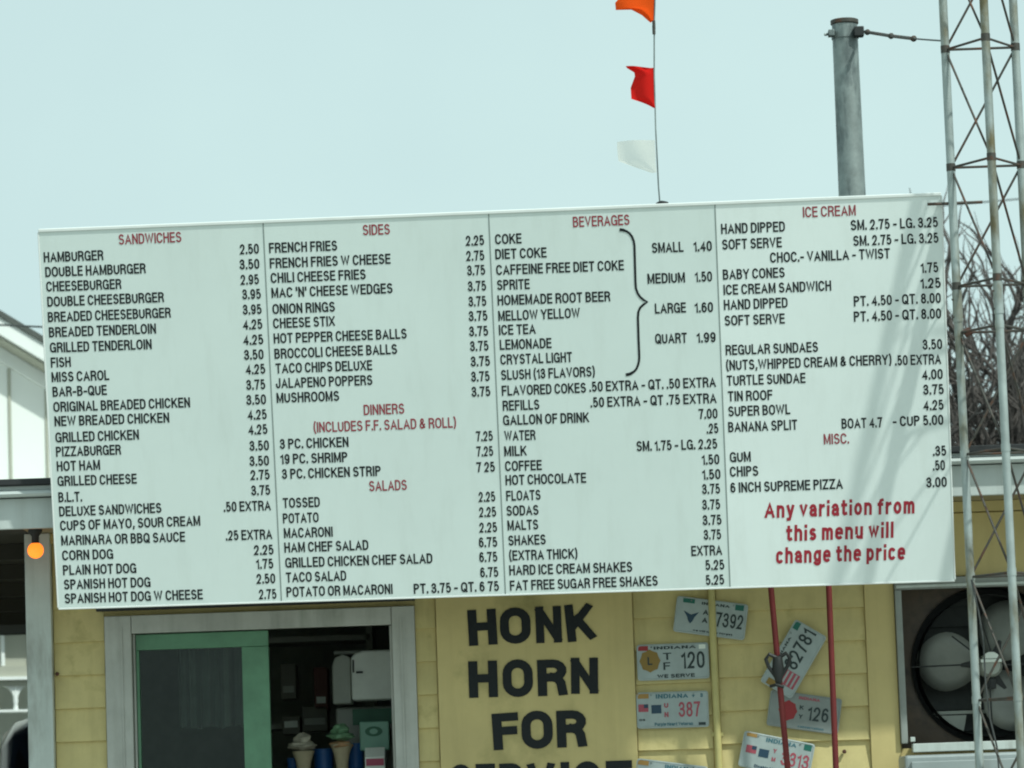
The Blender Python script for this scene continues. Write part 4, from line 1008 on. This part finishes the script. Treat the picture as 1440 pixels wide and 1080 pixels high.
# ================================================================== PENNANT MAST
def roofp(px, py): return at(px, py, 15.8)
pb = at(928, 287, 15.80)
pm = empty('pennant_line', pb, label='thin line of orange, red and white pennants rising from the top of the menu board', cat='pennant line')
lp_ = [pb] + [at(x, y, 15.8) for x, y in ((926, 262), (922, 180), (920, 100), (920, 40), (921, 0))]
lp_ += [lp_[-1] + Vector((.004, 0, .6)), lp_[-1] + Vector((.02, .02, 1.3))]
b = MB(off=pb); b.tube(lp_, .0030, 8); b.build('line', M_GALV, pm, smooth=True)
def pennant(rows, m_, name, Y=15.8, seed=0, lab=None):
    """rows: (hoist x, hoist y, fly x, fly y) pixels, top row to bottom row"""
    b = MB(off=pb); N = 14; vs = []; fs = []
    dense = []
    for i in range(len(rows) - 1):
        for k in range(4):
            t = k / 4; dense.append(tuple(rows[i][j] * (1 - t) + rows[i + 1][j] * t for j in range(4)))
    dense.append(rows[-1])
    for i, (hx, hy, fx, fy) in enumerate(dense):
        for k in range(N + 1):
            t = k / N; p = at(hx + (fx - hx) * t, hy + (fy - hy) * t, Y)
            p.y += .022 * t * math.sin(t * 5 + i * .10 + seed) + .006 * t * math.sin(i * .3 + seed); vs.append(p)
    for i in range(len(dense) - 1):
        for k in range(N): fs.append((i * (N + 1) + k, i * (N + 1) + k + 1, (i + 1) * (N + 1) + k + 1, (i + 1) * (N + 1) + k))
    b.add(vs, fs); o = b.build(name, m_, pm, smooth=True, label=lab)
pennant([(921, -22, 880, -14), (921, -12, 872, -4), (921, -4, 865, 4), (921, 8, 866, 14), (921, 16, 888, 13), (920, 24, 903, 20), (919, 32, 915, 30)], F_OR, 'pennant', seed=.4, lab='orange pennant')
pennant([(920, 95, 903, 96), (920, 97, 880, 92), (920, 100, 882, 95), (920, 103, 892, 101), (920, 108, 893, 106), (920, 122, 887, 122), (921, 136, 888, 138), (921, 143, 903, 144), (922, 152, 918, 151)], F_RD, 'pennant', seed=1.4, lab='red pennant')
pennant([(921, 197, 868, 198), (921, 205, 868, 207), (922, 215, 869, 219), (922, 226, 870, 226), (923, 238, 897, 236), (923, 243, 915, 242)], F_WH, 'pennant', seed=2.6, lab='thin see-through white pennant')
for z_, y_ in ((7, 35), (5, 42)):
    p = at(919.5, y_, 15.795); b = MB(off=pb); b.tube([(p.x, p.y, p.z - .018), (p.x, p.y, p.z + .018)], .0065, 8); b.build('line_knot', M_ROD, pm)
kn = at(929, 287, 15.80)
e = empty('black_pulley', kn, label='small black fitting on the top edge of the menu board under the pennant line', cat='fitting')
b = blob(kn, (kn.x + .006, kn.y, kn.z + .002), (.026, .02, .011), 2, .12, 8); b.build('fitting_body', M_BLKMETAL, e, smooth=True)
b = MB(off=kn); b.tube([(kn.x, kn.y, kn.z), (kn.x - .04, kn.y, kn.z - .003), (kn.x - .055, kn.y, kn.z - .010)], .004, 6); b.build('fitting_tail', M_BLKMETAL, e)

# ================================================================== WHITE HOUSE BEYOND
hp = at(63, 490, 28.5); PH = R(26)
hs = empty('white_house', (hp.x, 28.5, 0), (0, 0, PH), label='bright white two-storey house with a sloping grey roof edge and porch at the far left', cat='house')
# local frame: x along the gable wall, -y towards the viewer; rake passes through (0, z0)
z0 = hp.z; SL = .56
def rz(x): return z0 - SL * x
xa, xb_ = -4.0, 2.2
def rake(name, top, bot, y0, y1, m_):
    b = MB(); b.prism([(xa, rz(xa) + bot), (xb_, rz(xb_) + bot), (xb_, rz(xb_) + top), (xa, rz(xa) + top)], y0, y1); return b.build(name, m_, hs)
rake('roof', 0.0, -.045, -.26, 6, M_SHINGLE)
rake('rake_board', -.047, -.17, -.24, -.20, M_HTRIM)
rake('rake_soffit', -.175, -.19, -.198, -.002, M_HBEIGE)  # the soffit's shade is put into its grey-beige colour
rake('frieze_board', -.195, -.30, -.035, -.002, M_HTRIM)
b = MB(); b.prism([(xa, 0), (1.9, 0), (1.9, rz(1.9) - .20), (xa, rz(xa) - .20)], 0, 5.9); b.build('wall', M_HWALL, hs)
for k in range(20):
    x = -3.9 + .28 * k - .02
    b = MB(); b.box(x - .010, x + .010, -.012, -.001, 2.95, rz(x) - .31); b.build('panel_joint', M_HBEIGE, hs)  # thin beige strip coloured in as the dark joint between wall panels
# porch on the front: panels, beam, fretwork brackets, posts
for k in range(-12, 10):
    x = -.79 + .2 * k
    b = MB(); b.box(x + .014, x + .186, -1.24, -1.22, 2.662, 2.98); b.build('porch_panel', M_HBEIGE, hs)
    b = MB(); b.box(x - .012, x + .0125, -1.27, -1.20, 2.662, 2.98); b.build('porch_stile', M_HTRIM, hs)
b = MB(); b.box(-3.3, 1.4, -1.28, -1.18, 2.530, 2.660); b.build('porch_beam', M_HBEIGE, hs)
b = MB(); b.box(-3.3, 1.4, -1.31, -1.281, 2.564, 2.586); b.build('porch_moulding', M_HTRIM, hs)
b = MB(); b.box(-3.4, 1.5, -1.45, -.016, 2.982, 3.02); b.build('porch_roof', M_HTRIM, hs)
b = MB(); b.box(-3.3, 1.4, -1.29, -1.20, 2.345, 2.362); b.build('porch_rail', M_HTRIM, hs)
for k in range(-8, 7):
    x = -.697 + .30 * k
    b = MB(); b.lathe((x, -1.24, 0), [(.020, 2.363), (.013, 2.40), (.020, 2.42), (.014, 2.44), (.018, 2.529)], 10); b.build('porch_spindle', M_HTRIM, hs, smooth=True)
    for s_ in (-1, 1):
        poly = [(x + s_ * .012, 2.529)] + [(x + s_ * (.108 - .096 * math.sin(t)), 2.529 - .105 * (1 - math.cos(t))) for t in [math.pi / 2 * j / 7 for j in range(8)]]
        b = MB(); b.prism(poly, -1.252, -1.228); b.build('fretwork_bracket', M_HTRIM, hs)
for x in (-3.2, -1.8, .1, 1.3):
    b = MB(); b.box(x - .05, x + .05, -1.29, -1.19, .1, 2.344); b.build('porch_post', M_HTRIM, hs)
b = MB(); b.box(-3.6, 1.6, -1.35, -.002, .0, .1); b.build('porch_floor', M_CONCRETE, hs)
b = MB(); b.box(-1.5, -.6, -.02, -.002, .2, 2.3); b.build('door', M_BLKMETAL, hs)
for x in (-3.0, .3): b = MB(); b.box(x, x + .8, -.02, -.002, .9, 2.35); b.build('window', M_VANGLASS, hs)

# ================================================================== DARK BLUE VAN
vp = at(25, 1003, 24.2); VT = vp.z
vn = empty('parked_van', (-2.40, 24.45, 0), label='dark blue high-roofed van parked under the carport at the left edge', cat='van')
# body as cross-sections (x half-width by height), y along the length
def VBd(): return MB(off=(0, 0, 0))
secs = []
for (y, top, hw, cr) in ((-1.55, 1.05, .80, .10), (-1.50, 1.18, .86, .14), (-.95, 1.28, .90, .16), (-.45, VT - .12, .88, .20), (-.25, VT - .03, .90, .20), (.4, VT, .92, .20), (1.2, VT, .92, .20), (1.85, VT - .04, .90, .20), (1.95, VT - .4, .88, .2)):
    ring = []
    for sx in (-1, 1):
        seq = [(hw * .92, .32), (hw, .45), (hw, .95), (hw * .97, 1.05), (hw * .93, (top + 1.05) / 2)] + [(hw * .90 - cr + cr * math.cos(a), top - cr + cr * math.sin(a)) for a in (0, R(30), R(60), R(90))]
        seq = [(sx * x, y, z if z < top else top) for x, z in seq]
        ring += seq if sx == -1 else list(reversed(seq))
    secs.append(ring)
b = VBd(); vs = [p for r_ in secs for p in r_]; n = len(secs[0]); fs = []
for i in range(len(secs) - 1):
    for k in range(n): fs.append((i * n + k, i * n + (k + 1) % n, (i + 1) * n + (k + 1) % n, (i + 1) * n + k))
fs += [tuple(range(n)), tuple(range((len(secs) - 1) * n, len(secs) * n))[::-1]]
b.add(vs, fs).build('van_body', M_VAN, vn, smooth=True)
b = VBd(); b.add([(-.74, -.985, 1.33), (.74, -.985, 1.33), (.66, -.50, VT - .22), (-.66, -.50, VT - .22)], [(0, 1, 2, 3)]); b.build('windscreen', M_VANGLASS, vn)
for sx in (-1, 1):
    b = VBd(); b.lathe((sx * .66, -1.565, .86), [(.10, .03), (.10, -.0), (.06, -.02)], 16, 'y'); b.build('headlight', M_WHITEPL, vn)
    for y in (-.85, 1.2):
        b = VBd(); 
        b.tube([(sx * .72, y, .33), (sx * .93, y, .33)], .33, 24); wh = b.build('wheel', M_TYRE, vn)
        b = VBd(); b.tube([(sx * .931, y, .33), (sx * .94, y, .33)], .19, 16); b.build('rim', M_GALV, wh)
    b = VBd(); b.box(min(sx * .93, sx * 1.12), max(sx * .93, sx * 1.12), -.75, -.66, 1.25, 1.45); b.build('side_mirror', M_BLKMETAL, vn, bevel=.02)
    b = VBd(); b.add([(sx * .935, -.25, 1.25), (sx * .935, .9, 1.25), (sx * .90, .9, VT - .28), (sx * .90, -.15, VT - .28)], [(0, 1, 2, 3)]); b.build('side_window', M_VANGLASS, vn)
b = VBd(); b.box(-.82, .82, -1.62, -1.53, .36, .58); b.build('bumper', M_BLKMETAL, vn, bevel=.03)
b = VBd(); b.box(-.5, .5, -1.60, -1.54, .66, .92); b.build('grille', M_BLKMETAL, vn, bevel=.01)

# ================================================================== BARE TREES
def bare_tree(name, x, y, h, seed, label, stems=3, r0=.062):
    rr = random.Random(seed); base = Vector((x, y, 0)); e = empty(name, base, label=label, cat='tree', group='bare trees behind the roof')
    trunk = MB(off=base); twig = MB(off=base)
    def grow(p, d, L, r_, depth, mbk):
        pts = [p]; n_ = 4; dd = d.copy()
        for i in range(n_):
            dd = (dd + Vector((rr.gauss(0, .15), rr.gauss(0, .15), rr.gauss(0.02, .06)))).normalized(); pts.append(pts[-1] + dd * L / n_)
        tip = .74 if depth else .25
        mbk.tube(pts, [r_ * (1 - (1 - tip) * i / n_) for i in range(n_ + 1)], 9 if r_ > .02 else (6 if r_ > .007 else 3), cap=False)
        if depth == 0: return
        for k in range(2 if depth in (1, 3, 4, 6) else 1):
            ip = rr.choice([1, 2, 3, 3]); q = pts[ip]
            a = rr.uniform(.35, .95); pv = dd.orthogonal().normalized(); pv = Quaternion(dd, rr.uniform(0, 6.28)) @ pv
            nd = dd * math.cos(a) + pv * math.sin(a); nd.z += .12; nd.normalize()
            grow(q, nd, L * rr.uniform(.66, .88), r_ * rr.uniform(.56, .70), depth - 1, mbk if depth > 4 else twig)
        nd = (dd + Vector((rr.gauss(0, .18), rr.gauss(0, .18), .12))).normalized()
        grow(pts[-1], nd, L * .84, r_ * .76, depth - 1, mbk if depth > 4 else twig)
    top = base + Vector((0, 0, h * .36))
    trunk.tube([base, base + Vector((.03, 0, h * .2)), top], [.17, .13, .11], 12)
    for s_ in range(stems):
        a = 6.28 * s_ / stems + rr.uniform(-.3, .3); lm = MB(off=base)
        d = Vector((math.cos(a) * .38, math.sin(a) * .38, 1)).normalized()
        grow(top - Vector((0, 0, .05 * s_)), d, h * .175, r0, 7, lm); lm.build('limb', M_BARK, e, smooth=True)
    trunk.build('trunk', M_BARK, e, smooth=True); o = twig.build('twigs', M_TWIG, e); o['kind'] = 'stuff'
    return e
bare_tree('bare_tree', 3.35, 24.9, 4.95, 4, 'leafless tree right behind the roof edge beside the menu board, leftmost of the bare trees', 5, .056)
bare_tree('bare_tree', 3.95, 25.6, 5.0, 9, 'leafless tree at the right edge of the frame behind the tower', 4)

# ================================================================== WIRES
def wire(pa, pb_, r_, label, sag=.05):
    pa, pb_ = Vector(pa), Vector(pb_); pts = []
    for i in range(17):
        t = i / 16; p = pa.lerp(pb_, t); p.z -= sag * 4 * t * (1 - t); pts.append(p)
    b = MB(off=pa); b.tube(pts, r_, 5); o = b.build('overhead_wire', M_WIRE, None); o.location = pa; tag(o, label, 'wire')
q0, q1 = at(1320, 287, 30), at(1440, 276, 30); dq = q1 - q0
wire(q0 - dq * 3, q1 + dq * 8, .006, 'thin overhead wire crossing behind the lattice tower and bare trees', .02)
q0, q1 = at(0, 453, 26), at(60, 456, 26); dq = q1 - q0
wire(q0 - dq * 10, q1 + dq * 6, .007, 'thin overhead wire above the white house at the left edge', .02)
